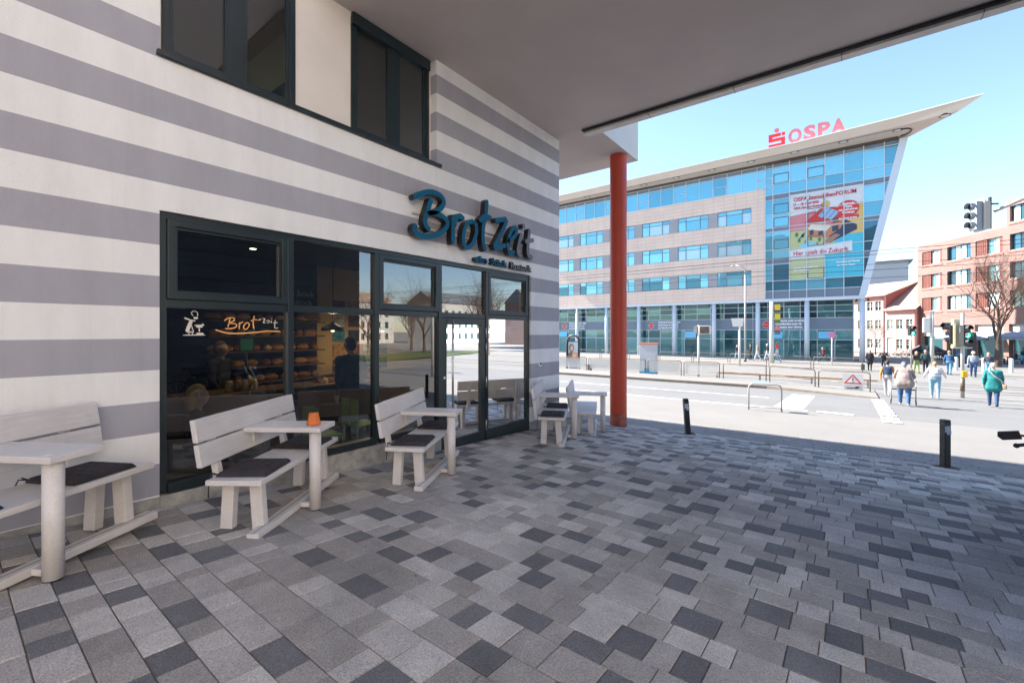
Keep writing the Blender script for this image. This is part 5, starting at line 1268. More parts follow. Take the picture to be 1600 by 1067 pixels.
# ================================================================== STREET FURNITURE
m_galv = mat('galvanised_steel', (.42, .41, .39), .45, metal=.4, var=.1, vscale=4)
m_bronze = mat('railing_bronze', (.17, .13, .095), .45, metal=.3, var=.2, vscale=4)
m_frost = mat('frosted_glass', (.66, .63, .58), .5)
_nt = m_frost.node_tree; _tr = _nt.nodes.new('ShaderNodeBsdfTransparent'); _mx = _nt.nodes.new('ShaderNodeMixShader'); _mx.inputs[0].default_value = .5
_nt.links.new(_tr.outputs[0], _mx.inputs[1]); _nt.links.new(_nt.nodes['Principled BSDF'].outputs[0], _mx.inputs[2]); _nt.links.new(_mx.outputs[0], _nt.nodes['Material Output'].inputs['Surface'])
def railing(lab, x0, y0, x1, y1, group, h=1.0, panel=False, mid=True):
    z0, z1 = gz(y0) + (.12 if y0 > 25.5 and y0 < 30.9 and x0 < 2 else .02), gz(y1) + (.12 if y1 > 25.5 and y1 < 30.9 and x1 < 2 else .02)
    r = thing('railing', lab, 'railing', ((x0 + x1) / 2, (y0 + y1) / 2, min(z0, z1)), group)
    L = math.hypot(x1 - x0, y1 - y0); ux, uy = (x1 - x0) / L, (y1 - y0) / L; c = .12
    b = MB(); b.tube([(x0, y0, z0 - .05), (x0, y0, z0 + h - c), (x0 + ux * c * .3, y0 + uy * c * .3, z0 + h - c * .3), (x0 + ux * c, y0 + uy * c, z0 + h), (x1 - ux * c, y1 - uy * c, z1 + h), (x1 - ux * c * .3, y1 - uy * c * .3, z1 + h - c * .3), (x1, y1, z1 + h - c), (x1, y1, z1 - .05)], .030, n=8); obj('hoop', b, m_bronze, r)
    if mid:
        b = MB(); b.tube([(x0, y0, z0 + .45), (x1, y1, z1 + .45)], .018, n=6); obj('mid_rail', b, m_bronze, r)
    if panel:
        b = MB(); P = [(x0 + ux * .1, y0 + uy * .1, z0 + .16), (x1 - ux * .1, y1 - uy * .1, z1 + .16), (x1 - ux * .1, y1 - uy * .1, z1 + h - .08), (x0 + ux * .1, y0 + uy * .1, z0 + h - .08)]; b.prism(P, (0, .012, 0)); obj('glass_panel', b, m_frost, r)
    return r
rails = [(-15.6, 30.85, -11.3, 30.85, 1), (-11.1, 30.85, -6.6, 30.85, 1), (-6.4, 30.8, -4.1, 30.8, 1), (-3.9, 30.75, -1.65, 30.6, 1), (-1.38, 30.4, 1.1, 29.6, 0), (1.3, 29.5, 3.5, 29.0, 0), (3.66, 28.9, 5.8, 28.3, 0)]
rn = ['first from the left, behind the wall corner', 'between the wall corner and the red column', 'with the grey ticket totem behind it', 'left of the gap, right of the totem', 'just right of the gap', 'behind the bicycle stand', 'carrying the red triangle warning sign']
for i, (x0, y0, x1, y1, pn_) in enumerate(rails): railing('near platform hoop railing, ' + rn[i], x0, y0, x1, y1, 'railings of the near platform', panel=bool(pn_), mid=not pn_)
for i in range(8):
    x0 = -22 + i * 3.5
    if i < 8: railing('far platform hoop railing, number %s from the left' % ['one', 'two', 'three', 'four', 'five', 'six', 'seven', 'eight'][i], x0, 48.2 - max(0, i - 5) * .9, x0 + 3.3, 48.2 - max(0, i - 4) * .9, 'railings of the far platform', mid=(i > 3))
# timber-coloured low bench slats on the platform behind the railing
pb = thing('platform_bench', 'long brown slatted bench behind the railings right of the gap', 'bench', (1.5, 33, -1.5))
c = MB(); c.box(-2.4, 6.2, 31.4, 31.75, -1.12, -1.04); obj('seat', c, mat('bench_timber', (.33, .20, .11), .7, var=.2, vscale=5), pb)
for x in (-2.0, .5, 3.2, 5.8): c = MB(); c.box(x - .04, x + .04, 31.45, 31.7, -1.6, -1.12); obj('leg', c, m_galv, pb)
# warning plate on the last railing
ws = thing('warning_sign', 'white plate with a red triangle and exclamation mark on the railing end', 'sign', (4.8, 28.5, -1.3))
wx, wy = 5.12, 28.42; wz = gz(28.4)
c = MB(); c.box(wx - .42, wx + .42, wy - .06, wy - .05, wz + .10, wz + .92); obj('plate', c, mat('plate_white', (.74, .73, .70), .6), ws)
c = MB(); c.add([(wx - .38, wy - .064, wz + .42), (wx + .38, wy - .064, wz + .42), (wx, wy - .064, wz + .90)], [(0, 1, 2)]); obj('triangle', c, m_lr, ws, fix=False)
c = MB(); c.add([(wx - .26, wy - .068, wz + .48), (wx + .26, wy - .068, wz + .48), (wx, wy - .068, wz + .81)], [(0, 1, 2)]); obj('triangle_field', c, m_wt, ws, fix=False)
c = MB(); c.box(wx - .022, wx + .022, wy - .074, wy - .070, wz + .565, wz + .73); c.box(wx - .022, wx + .022, wy - .074, wy - .070, wz + .505, wz + .54); obj('mark', c, m_dark, ws)
c = MB(); c.box(wx - .36, wx + .36, wy - .068, wy - .062, wz + .13, wz + .35); obj('lower_plate', c, mat('plate_grey', (.55, .54, .52), .6), ws)
c = MB(); c.box(wx - .26, wx + .20, wy - .074, wy - .070, wz + .18, wz + .22); c.box(wx + .1, wx + .26, wy - .074, wy - .070, wz + .22, wz + .29); obj('pictogram', c, m_dark, ws)
# U-shaped bicycle stand with plate in the foreground
bs_ = thing('bicycle_stand', 'grey steel hoop with a sloping plate on the sunny pavement edge', 'bicycle stand', (2.85, 16.05, gz(16)))
g0 = gz(16.0) - .03
c = MB(); c.tube([(2.40, 16.0, g0), (2.40, 16.0, g0 + .74), (2.44, 16.0, g0 + .82), (2.52, 16.0, g0 + .85), (3.18, 16.12, g0 + .85), (3.26, 16.13, g0 + .82), (3.30, 16.14, g0 + .74), (3.30, 16.14, g0)], .025, n=10); obj('hoop', c, m_galv, bs_)
c = MB(); c.tube([(2.40, 16.0, g0 + .12), (3.30, 16.14, g0 + .12)], .013, n=8); obj('cross_bar', c, m_galv, bs_)
c = MB(); c.hexa([(2.48, 16.05, g0 + .86), (2.95, 16.10, g0 + .86), (2.95, 16.45, g0 + .90), (2.48, 16.40, g0 + .90)], [(2.48, 16.05, g0 + .875), (2.95, 16.10, g0 + .875), (2.95, 16.45, g0 + .915), (2.48, 16.40, g0 + .915)]); obj('plate', c, mat('plate_blue_grey', (.20, .24, .32), .5), bs_)
# advertising case with arched frame
ad = thing('poster_case', 'arched dark poster case with a portrait poster at the tram stop', 'advertising case', (-13.2, 31.3, -1.4))
ax, ay, az = -13.15, 31.9, -1.42
c = MB(); c.tube([(ax - .50, ay, az), (ax - .50, ay, az + 2.15), (ax - .42, ay, az + 2.45), (ax - .22, ay, az + 2.66), (ax + .08, ay, az + 2.74), (ax + .38, ay, az + 2.66), (ax + .58, ay, az + 2.45), (ax + .66, ay, az + 2.15)], .085, n=10); c.tube([(ax + .66, ay, az + 2.15), (ax + .66, ay, az)], .045, n=8); obj('frame', c, mat('case_frame', (.05, .042, .04), .4), ad)
c = MB(); c.box(ax - .38, ax + .58, ay - .06, ay + .06, az + .62, az + 2.25); obj('case', c, m_dark, ad)
def pf(name, pts, col, k):
    b = MB(); b.poly([(ax + p[0], ay - .062 - .003 * k, az + p[1]) for p in pts]); obj(name, b, mat('poster_%02x%02x%02x' % tuple(int(q * 255) for q in col), col, .5), ad, fix=False)
el = lambda x, z, a, b, n=16: [(x + a * math.cos(q), z + b * math.sin(q)) for q in np.linspace(0, 2 * math.pi, n, endpoint=False)]
pf('poster_ground', [(-.34, .68), (.54, .68), (.54, 2.2), (-.34, 2.2)], (.42, .50, .56), 0)
pf('poster_hair', el(-.04, 1.72, .24, .32), (.22, .10, .05), 1); pf('poster_face', el(-.02, 1.68, .15, .22), (.62, .36, .25), 2); pf('poster_shoulder', [(-.34, .68), (.2, .68), (.16, 1.15), (.04, 1.45), (-.14, 1.42), (-.34, 1.2)], (.20, .11, .06), 2); pf('poster_block', [(.02, .82), (.52, .82), (.52, 1.32), (.02, 1.32)], (.72, .22, .06), 3); pf('poster_lines', [(.08, 1.14), (.46, 1.14), (.46, 1.19), (.08, 1.19)], (.75, .72, .68), 4); pf('poster_lines', [(.08, 1.0), (.40, 1.0), (.40, 1.05), (.08, 1.05)], (.75, .72, .68), 4)
c = MB(); c.box(ax - .3, ax + .5, ay - .04, ay + .04, az, az + .61); obj('base', c, mat('case_base', (.3, .33, .36), .5), ad)
# grey ticket totem
tt = thing('ticket_totem', 'pale grey totem with orange cap and blue foot behind the railing', 'totem', (-7.0, 32.4, -1.5))
tx, ty, tz = -6.95, 32.4, gz(32.4)
c = MB(); c.box(tx - .62, tx + .62, ty - .2, ty + .2, tz + .42, tz + 2.2); obj('body', c, mat('totem_grey', (.50, .50, .52), .5, var=.03, vscale=2), tt, bev=.02)
c = MB(); c.box(tx - .62, tx + .62, ty - .2, ty + .2, tz - .02, tz + .418); obj('foot', c, mat('totem_blue', (.05, .30, .46), .5), tt)
c = MB(); c.box(tx - .66, tx + .7, ty - .23, ty + .23, tz + 2.202, tz + 2.31); obj('cap', c, mat('totem_orange', (.72, .19, .08), .5), tt)
wb = thing('waiting_bench', 'pale concrete bench on the platform left of the red column', 'bench', (-10.2, 31.6, -1.5))
c = MB(); c.box(-11.9, -8.9, 31.55, 32.0, -1.06, -.98); obj('seat', c, mat('bench_concrete', (.33, .30, .26), .8), wb)
for x in (-11.5, -9.4): c = MB(); c.box(x - .12, x + .12, 31.6, 31.95, -1.55, -1.06); obj('support', c, MATS['bench_concrete'], wb)
# poles with display boxes, lamp post, stop sign, small round sign
def pole(name, lab, cat, x, y, h, r, mm, group=None):
    g = gz(y); t_ = thing(name, lab, cat, (x, y, g), group); b = MB(); b.cyl((x, y, g - .05), (x, y, g + h), r, r * .9, n=12); obj('pole', b, mm, t_); return t_, g
m_pw = mat('pole_white', (.60, .58, .55), .5)
d1, g = pole('display_pole', 'nearer white pole with two display boxes right of the red column', 'display', -3.0, 30.9, 3.55, .075, m_pw, 'departure displays')
c = MB(); c.box(-3.28, -3.06, 30.75, 31.05, g + 3.0, g + 3.5); obj('small_box', c, m_galv, d1); c = MB(); c.box(-2.92, -2.25, 30.7, 31.1, g + 2.95, g + 3.5); obj('display_box', c, m_wfr, d1, bev=.02); c = MB(); c.box(-2.88, -2.29, 30.69, 30.698, g + 2.99, g + 3.46); obj('screen', c, mat('display_brown', (.14, .10, .08), .3, var=.6, vscale=5), d1)
d2, g = pole('display_pole', 'farther white pole with a tapered display box', 'display', -3.35, 46.6, 4.0, .11, m_pw, 'departure displays')
c = MB(); c.hexa([(-3.9, 46.4, g + 3.7), (-3.1, 46.4, g + 3.7), (-3.1, 46.8, g + 3.7), (-3.9, 46.8, g + 3.7)], [(-4.05, 46.4, g + 4.5), (-3.0, 46.4, g + 4.5), (-3.0, 46.8, g + 4.5), (-4.05, 46.8, g + 4.5)]); obj('display_box', c, m_wfr, d2)
lp, g = pole('lamp_post', 'tall slim grey lamp post with curved top in front of the office building', 'lamp post', -3.95, 53.0, 9.3, .10, m_galv)
c = MB(); c.tube([(-3.95, 53, g + 9.3), (-4.0, 53, g + 9.9), (-4.3, 53, g + 10.3), (-4.9, 53, g + 10.4)], .07, n=8); c.ball((-5.1, 53, g + 10.38), (.3, .12, .07)); obj('arm', c, m_galv, lp); c = MB(); c.cyl((-3.95, 53, g), (-3.95, 53, g + .35), .14, n=12); obj('foot', c, m_dark, lp)
sp_, g = pole('stop_pole', 'white stop pole with yellow, green and red line plates', 'stop sign', -1.4, 52.4, 6.3, .20, m_pw)
for k, (col, z) in enumerate((((.65, .42, .03), 5.4), ((.55, .45, .05), 4.45), ((.10, .14, .03), 4.1), ((.55, .16, .16), 3.4), ((.10, .10, .10), 2.95))):
    c = MB(); c.box(-1.12, -.62, 52.2, 52.25, g + z, g + z + (.6 if k in (0, 1) else .34)); obj('line_plate', c, mat('line_%d' % k, col, .6), sp_)
c = MB(); c.cyl((-.9, 52.2, g + 1.75), (-.9, 52.16, g + 1.75), .18, n=14); obj('no_entry_disc', c, m_lr, sp_)
rs_, g = pole('round_sign', 'slim pole with a small pinkish round sign near the far railings', 'sign', 3.64, 51.9, 2.95, .055, m_pw)
c = MB(); c.cyl((3.64, 51.8, g + 2.9), (3.64, 51.77, g + 2.9), .30, n=20); obj('disc', c, mat('disc_pink', (.55, .18, .30), .5), rs_)
# traffic signals
m_hous = mat('signal_black', (.018, .018, .018), .5); m_sback = mat('signal_back', (.52, .49, .34), .6)
m_green = mat('green_lamp', (.03, .85, .45), .5, emit=1.6); m_off = mat('lamp_off', (.03, .02, .018), .3)
def head(par, c, yaw, n=3, lit=None, hous=m_hous, s=1.0, back=None):
    """signal head, lenses facing local -y turned by yaw"""
    T = Matrix.Translation(c) @ Matrix.Rotation(yaw, 4, 'Z') @ Matrix.Scale(s, 4)
    b = MB(); b.T = T; H = .36 * n; b.box(-.19, .19, -.09, .13, -H / 2, H / 2); ho = obj('signal_head', b, hous, par, bev=.02)
    for k in range(n):
        z = H / 2 - .18 - .36 * k
        b = MB(); b.T = T; b.cyl((0, -.112, z), (0, -.095, z), .125, n=18); obj('lens', b, m_green if lit == k else m_off, ho)
        b = MB(); b.T = T
        arc = [(.145 * math.cos(a), .145 * math.sin(a)) for a in np.linspace(-.35, math.pi + .35, 12)]
        for (x0, z0), (x1, z1) in zip(arc[:-1], arc[1:]):
            b.hexa([(x0, -.26, z + z0 * 1), (x0, -.09, z + z0), (x1, -.09, z + z1), (x1, -.26, z + z1)], [(x0 * 1.08, -.26, z + z0 * 1.08), (x0 * 1.08, -.09, z + z0 * 1.08), (x1 * 1.08, -.09, z + z1 * 1.08), (x1 * 1.08, -.26, z + z1 * 1.08)])
        obj('hood', b, hous, ho)
        if lit == k:
            b = MB(); b.T = T; b.ball((0, -.115, z + .06), (.03, .008, .03), n=8, m=5); b.prism([(-.05, -.116, z - .08), (.05, -.116, z - .08), (.0, -.116, z + .04)], (0, -.004, 0)); obj('walking_figure', b, mat('green_figure', (.2, 1, .6), .5, emit=2.5), ho)
    if back is not None:
        b = MB(); b.T = T; b.box(-.30, .30, .135, .16, -H / 2 - .1, H / 2 + .1); obj('backboard', b, back, ho)
    return ho
t1, g = pole('traffic_light', 'near traffic light mast with a green walking figure at the crossing', 'traffic light', 9.19, 29.26, 3.95, .075, m_galv, 'traffic lights')
vx = YAW                                                           # faces the camera
head(t1, (9.27, 29.06, g + 2.92), YAW, 3, lit=1, s=.88)
head(t1, (8.84, 29.40, g + 2.95), R(-95), 3, hous=m_hous, back=m_sback, s=.82)
c = MB(); c.T = Matrix.Translation((9.02, 29.36, g + 2.95)) @ Matrix.Rotation(YAW, 4, 'Z'); c.box(-.19, .10, -.05, .12, -.66, .72); obj('back_case', c, m_sback, t1, bev=.03)
c = MB(); c.box(8.85, 9.5, 29.15, 29.3, g + 2.30, g + 2.36); obj('bracket', c, m_sback, t1)
c = MB(); c.box(9.16, 9.34, 29.12, 29.22, g + .95, g + 1.25); obj('push_button', c, mat('button_yellow', (.75, .42, .02), .5), t1, bev=.02)
c = MB(); c.cyl((9.19, 29.26, g + .3), (9.19, 29.26, g + .9), .085, n=12); obj('rust_sleeve', c, m_bronze, t1)
t2, g = pole('traffic_light', 'far thick white mast with a box and one dark signal facing left', 'traffic light', 11.3, 58.5, 5.2, .16, m_pw, 'traffic lights')
head(t2, (12.35, 58.3, g + 3.75), R(-40), 1, s=1.9); c = MB(); c.box(10.6, 11.2, 58.2, 58.7, g + 3.1, g + 4.6); obj('box', c, m_pw, t2, bev=.1); c = MB(); c.cyl((11.3, 58.5, g + 3.7), (12.3, 58.4, g + 3.7), .05, n=8); obj('bracket', c, m_galv, t2)
t3, g = pole('traffic_light', 'small pedestrian light with green figure in front of the pink house', 'traffic light', 9.3, 52.4, 3.9, .06, m_galv, 'traffic lights')
head(t3, (9.30, 52.2, g + 3.3), YAW, 2, lit=1, s=1.2)
# mast with curved arm and hanging signal (the mast itself stands right of the picture)
t4 = thing('traffic_light', 'three-lamp signal hanging from a curved white arm above the street', 'traffic light', (14, 17.5, gz(17.5)), 'traffic lights')
g = gz(17.5)
c = MB(); c.tube([(14, 17.5, g), (14, 17.5, g + 5.2), (13.9, 18.0, g + 6.6), (13.3, 19.2, g + 7.4), (12.2, 20.8, g + 7.7), (10.8, 21.6, g + 7.42), (9.48, 21.42, g + 6.88), (8.74, 21.12, g + 6.50)], [.12, .11, .10, .095, .09, .08, .065, .05], n=12); obj('mast', c, m_pw, t4)
TY = R(-55)
head(t4, (8.25, 20.78, 5.40), TY, 3, hous=mat('signal_grey', (.30, .34, .38), .5), s=.86)
TT = Matrix.Translation((8.25, 20.78, 5.40)) @ Matrix.Rotation(TY, 4, 'Z')
c = MB(); c.T = TT; c.box(-.21, .21, .113, .15, -.52, .54); obj('backboard', c, mat('board_white', (.6, .58, .52), .6), t4, bev=.01)
c = MB(); c.T = TT; c.box(-.15, .15, .152, .38, -.45, .47); obj('signal_case', c, mat('case_beige', (.48, .44, .38), .6), t4, bev=.03)
c = MB(); c.T = TT; c.box(-.03, .03, .46, .52, -.42, .62); c.cyl((0, .37, .40), (0, .75, .40), .03, n=8); c.cyl((0, .37, -.30), (0, .49, -.30), .03, n=8); obj('hanger', c, m_dark, t4)
# white posts, dark kiosk, parasols, cafe furniture
for i, (x, y) in enumerate(((11.97, 51.3), (13.64, 51.8), (15.09, 51.5))):
    b = MB(); g = gz(y); b.lathe([(0, 1.12), (.10, 1.10), (.13, 1.02), (.13, .0)], (x, y, g), n=14); tag(obj('white_post', b, m_pw), 'white rounded street post by the cafe, ' + ('left', 'middle', 'right')[i] + ' of three', 'post', 'white posts by the cafe')
ki = thing('info_kiosk', 'tall black advertising kiosk behind the near traffic light', 'kiosk', (12.9, 56, -1.6))
b = MB(); b.box(12.4, 13.9, 56, 56.4, -1.6, 1.55); obj('case', b, m_dark, ki); b = MB(); b.box(12.6, 13.3, 55.99, 55.998, -.6, 1.2); obj('poster', b, mat('kiosk_poster', (.03, .09, .16), .4, var=.8, vscale=2), ki)
m_can = mat('parasol_grey', (.27, .30, .35), .85, var=.06, vscale=1)
def parasol(x, y, z, r, lab):
    p_ = thing('parasol', lab, 'parasol', (x, y, -1.6), 'cafe parasols')
    b = MB(); n = 8
    top = (x, y, z + .55); ring = [(x + r * math.cos(2 * math.pi * k / n), y + r * math.sin(2 * math.pi * k / n), z) for k in range(n)]; low = [(q[0], q[1], z - .2) for q in ring]
    for k in range(n):
        b.poly([top, ring[k], ring[(k + 1) % n]]); b.poly([ring[k], low[k], low[(k + 1) % n], ring[(k + 1) % n]])
    obj('canopy', b, m_can, p_, fix=False); b = MB(); b.cyl((x, y, -1.6), (x, y, z + .5), .035, n=8); obj('pole', b, m_galv, p_)
parasol(18.6, 68.5, 1.1, 1.9, 'grey cafe parasol in front of the brick building, right of the tree'); parasol(15.2, 69.5, .9, 1.8, 'grey cafe parasol in front of the brick building, left of the tree')
parasol(21.0, 63.5, 1.4, 2.0, 'grey cafe parasol cut by the right picture edge')
m_cb = mat('cafe_blue', (.03, .28, .45), .6); m_cn = mat('cafe_navy', (.03, .045, .08), .7)
def cafe_set(x, y, lab, mm):
    t_ = thing('cafe_table', lab, 'table', (x, y, -1.6), 'cafe tables in front of the brick building')
    b = MB(); b.cyl((x, y, -.87), (x, y, -.83), .4, n=16); obj('table_top', b, m_dark, t_); b = MB(); b.cyl((x, y, -1.6), (x, y, -.87), .04, n=8); obj('pedestal', b, m_dark, t_)
    for k, (dx, dy) in enumerate(((-.75, .1), (.7, -.15))):
        c_ = thing('cafe_chair', ('left' if k == 0 else 'right') + ' chair at the ' + lab, 'chair', (x + dx, y + dy, -1.6), 'chairs of the street cafe'); cx, cy = x + dx, y + dy
        b = MB(); b.box(cx - .22, cx + .22, cy - .22, cy + .22, -1.17, -1.12); obj('seat', b, mm, c_); b = MB(); s = -.22 if dx < 0 else .18; b.box(cx + s, cx + s + .04, cy - .22, cy + .22, -1.12, -.68); obj('backrest', b, mm, c_)
        for ex in (-.19, .19):
            for ey in (-.19, .19): b = MB(); b.cyl((cx + ex, cy + ey, -1.6), (cx + ex, cy + ey, -1.17), .018, n=6); obj('leg', b, m_dark, c_)
for i, (x, y, l) in enumerate(((15.2, 67.0, 'cafe table under the left parasol'), (17.4, 64.5, 'cafe table just right of the bare tree'), (18.9, 66.0, 'cafe table under the middle parasol'), (19.2, 61.5, 'cafe table nearest the right picture edge'), (12.2, 68.0, 'cafe table left of the black kiosk'), (13.2, 70.5, 'cafe table behind the black kiosk'))): cafe_set(x, y, l, m_cb if i % 2 else m_cn)
# bicycles in front of the pink house
bq = bicycle('bicycle parked in front of the lower pink house, leftmost of four', 'bicycles in front of the pink house', mat('bike_ochre', (.4, .25, .1), .4)); bq.location = (9.8, 72.0, -1.6); bq.rotation_euler = (0, 0, R(-75)); bq.scale = (1.15,) * 3
for k, (x, y, rz, l) in enumerate(((10.9, 73, -80, 'second of four'), (12.3, 72.6, -70, 'third of four'), (13.0, 74, -95, 'rightmost of four'))): dup(bq, (x, y, -1.6), R(rz), 'bicycle parked in front of the lower pink house, ' + l, scale=1.15)
cr = thing('parked_car', 'small dark blue car parked in front of the brick building', 'car', (13.0, 76, -1.6))
b = MB(); b.prism([(11.0, 75, -1.3), (15.0, 75, -1.3), (15.0, 75, -.75), (14.2, 75, -.62), (13.4, 75, -.12), (12.0, 75, -.12), (11.3, 75, -.62), (11.0, 75, -.7)], (0, 1.7, 0)); obj('body', b, mat('car_blue', (.02, .035, .06), .25, coat=.5), cr, bev=.08)
b = MB(); b.prism([(11.5, 74.99, -.6), (14.0, 74.99, -.6), (13.35, 74.99, -.2), (12.05, 74.99, -.2)], (0, .008, 0)); obj('side_window', b, GDK[1], cr)
for x in (11.8, 14.2): b = MB(); b.cyl((x, 74.97, -1.3), (x, 75.2, -1.3), .31, n=16); obj('wheel', b, m_ty, cr)
# contact wires over the tracks
for i, (t, z) in enumerate(((33.3, 5.1), (37.3, 5.0), (33.3, 6.0), (37.3, 5.9), (29.0, 5.6))):
    b = MB(); b.tube([(-70, t, z + .25), (-35, t, z), (0, t + .2, z + .2), (12, t, z + .05), (45, t, z + .2), (90, t, z)], .014, n=5); tag(obj('overhead_wire', b, m_dark), 'thin overhead tram wire across the street, ' + ('lower of the nearer pair', 'lower of the farther pair', 'upper of the nearer pair', 'upper of the farther pair', 'nearest single one')[i], 'wire', 'overhead wires')

# ================================================================== TREES (bare)
m_bark = mat('bark', (.085, .06, .048), .9, var=.3, vscale=5, bump=.5, bscale=30); m_twig = mat('twig', (.14, .085, .06), .9)
def bare_tree(lab, x, y, h, seed, group, r0=.28, name='bare_tree', low=.25, spread=.75, levels=5):
    rt = random.Random(seed); g = gz(y); t_ = thing(name, lab, 'tree', (x, y, g), group)
    tr_ = MB(); cw = MB()
    def grow(p, d, L, r, lev):
        pts = [p]; rs = [r]; q = p; dd = d
        seg = 4 if lev < 3 else 3
        for k in range(seg):
            dd = (dd + Vector((rt.gauss(0, .12 if lev else .03), rt.gauss(0, .12 if lev else .03), rt.gauss(.03, .06)))).normalized(); q = q + dd * L / seg; pts.append(q); rs.append(r * (1 - .42 * (k + 1) / seg))
        (tr_ if lev < 2 else cw).tube(pts, rs, n=9 if lev < 2 else (5 if lev < 4 else 3), mi=0, cap=False)
        if lev >= levels: return
        nb = 4 if lev == 0 else rt.choice([3, 3, 4])
        for k in range(nb):
            i = rt.choice(range(max(1, seg - 2), seg + 1)) if lev > 0 else seg - (k % 2)
            ax_ = Vector((rt.gauss(0, 1), rt.gauss(0, 1), rt.gauss(0, .25))).normalized()
            nd = (dd * (1 - spread * .55) + ax_ * spread * rt.uniform(.5, 1.0) + Vector((0, 0, .22))).normalized()
            grow(pts[i], nd, L * rt.uniform(.62, .82) * (1.45 if lev == 0 else 1), rs[i] * rt.uniform(.5, .68), lev + 1)
        grow(pts[-1], (dd + Vector((rt.gauss(0, .15), rt.gauss(0, .15), .1))).normalized(), L * .78 * (1.3 if lev == 0 else 1), rs[-1] * .85, lev + 1)
    grow(Vector((x, y, g - .1)), Vector((.03, 0, 1)), h * low, r0, 0)
    obj('trunk', tr_, m_bark, t_, fix=False); obj('crown', cw, m_twig, t_, fix=False)
bare_tree('bare brown street tree in front of the brick building at the right', 15.6, 58.5, 8.6, 6, 'bare street trees', r0=.30, low=.34, spread=.8)
bare_tree('thin bare tree against the taller pink house', 7.9, 82, 6.0, 9, 'bare street trees', r0=.10, spread=.7, levels=4)
# ---- across the street to the right (seen mirrored in the shop windows)
lw_ = MB(); lw_.poly([(33, 28, -1.43), (39, 25, -1.30), (52, 50, -1.57), (42, 58, -1.575)]); lo_ = struct('lawn', lw_, m_grass)
for i, (x, y, s_) in enumerate(((50, 38, 3), (46, 45, 4), (55, 50, 8), (40, 52, 12), (35, 47, 15))): bare_tree(('first', 'second', 'third', 'fourth', 'fifth')[i] + ' bare lawn tree, mirrored in the shop windows', x, y, 12, s_, 'mirrored bare trees', r0=.26, low=.24, levels=5)
m_cr = mat('town_white', (.62, .57, .50), .9, var=.08, vscale=.4)
def town_house(lab, x0, x1, y0, y1, h, mm, roofm):
    t_ = thing('town_house', lab, 'house', ((x0 + x1) / 2, (y0 + y1) / 2, -1.6), 'houses beyond the lawn')
    b = MB(); b.box(x0, x1, y0, y1, -1.7, h); obj('wall', b, mm, t_)
    b = MB(); b.prism([(x0 - .3, y0 - .3, h), (x1 + .3, y0 - .3, h), ((x0 + x1) / 2, y0 - .3, h + 3.5)], (0, y1 - y0 + .6, 0)); obj('roof', b, roofm, t_)
    z = -.6
    while z < h - 2:
        y = y0 + 1.2
        while y < y1 - 1.5:
            b = MB(); b.box(x0 - .04, x0 + .05, y, y + 1.1, z, z + 1.8); obj('window', b, GDK[0], t_); y += 2.7
        z += 3.3
town_house('cream town house beyond the lawn, mirrored left of the shop door', 104, 116, 50, 84, 10, m_cr, m_tile); town_house('white town house beyond the lawn, mirrored in the shop door', 88, 100, 86, 112, 10, mat('town_cream', (.66, .62, .56), .9), MATS['slate']); town_house('brick town house beyond the lawn, mirrored right of the shop door', 58, 66, 90, 112, 9, m_brick, MATS['slate'])
town_house('long pale office house along the street, mirrored beside the door', 110, 122, 14, 46, 9, m_cr, MATS['slate'])
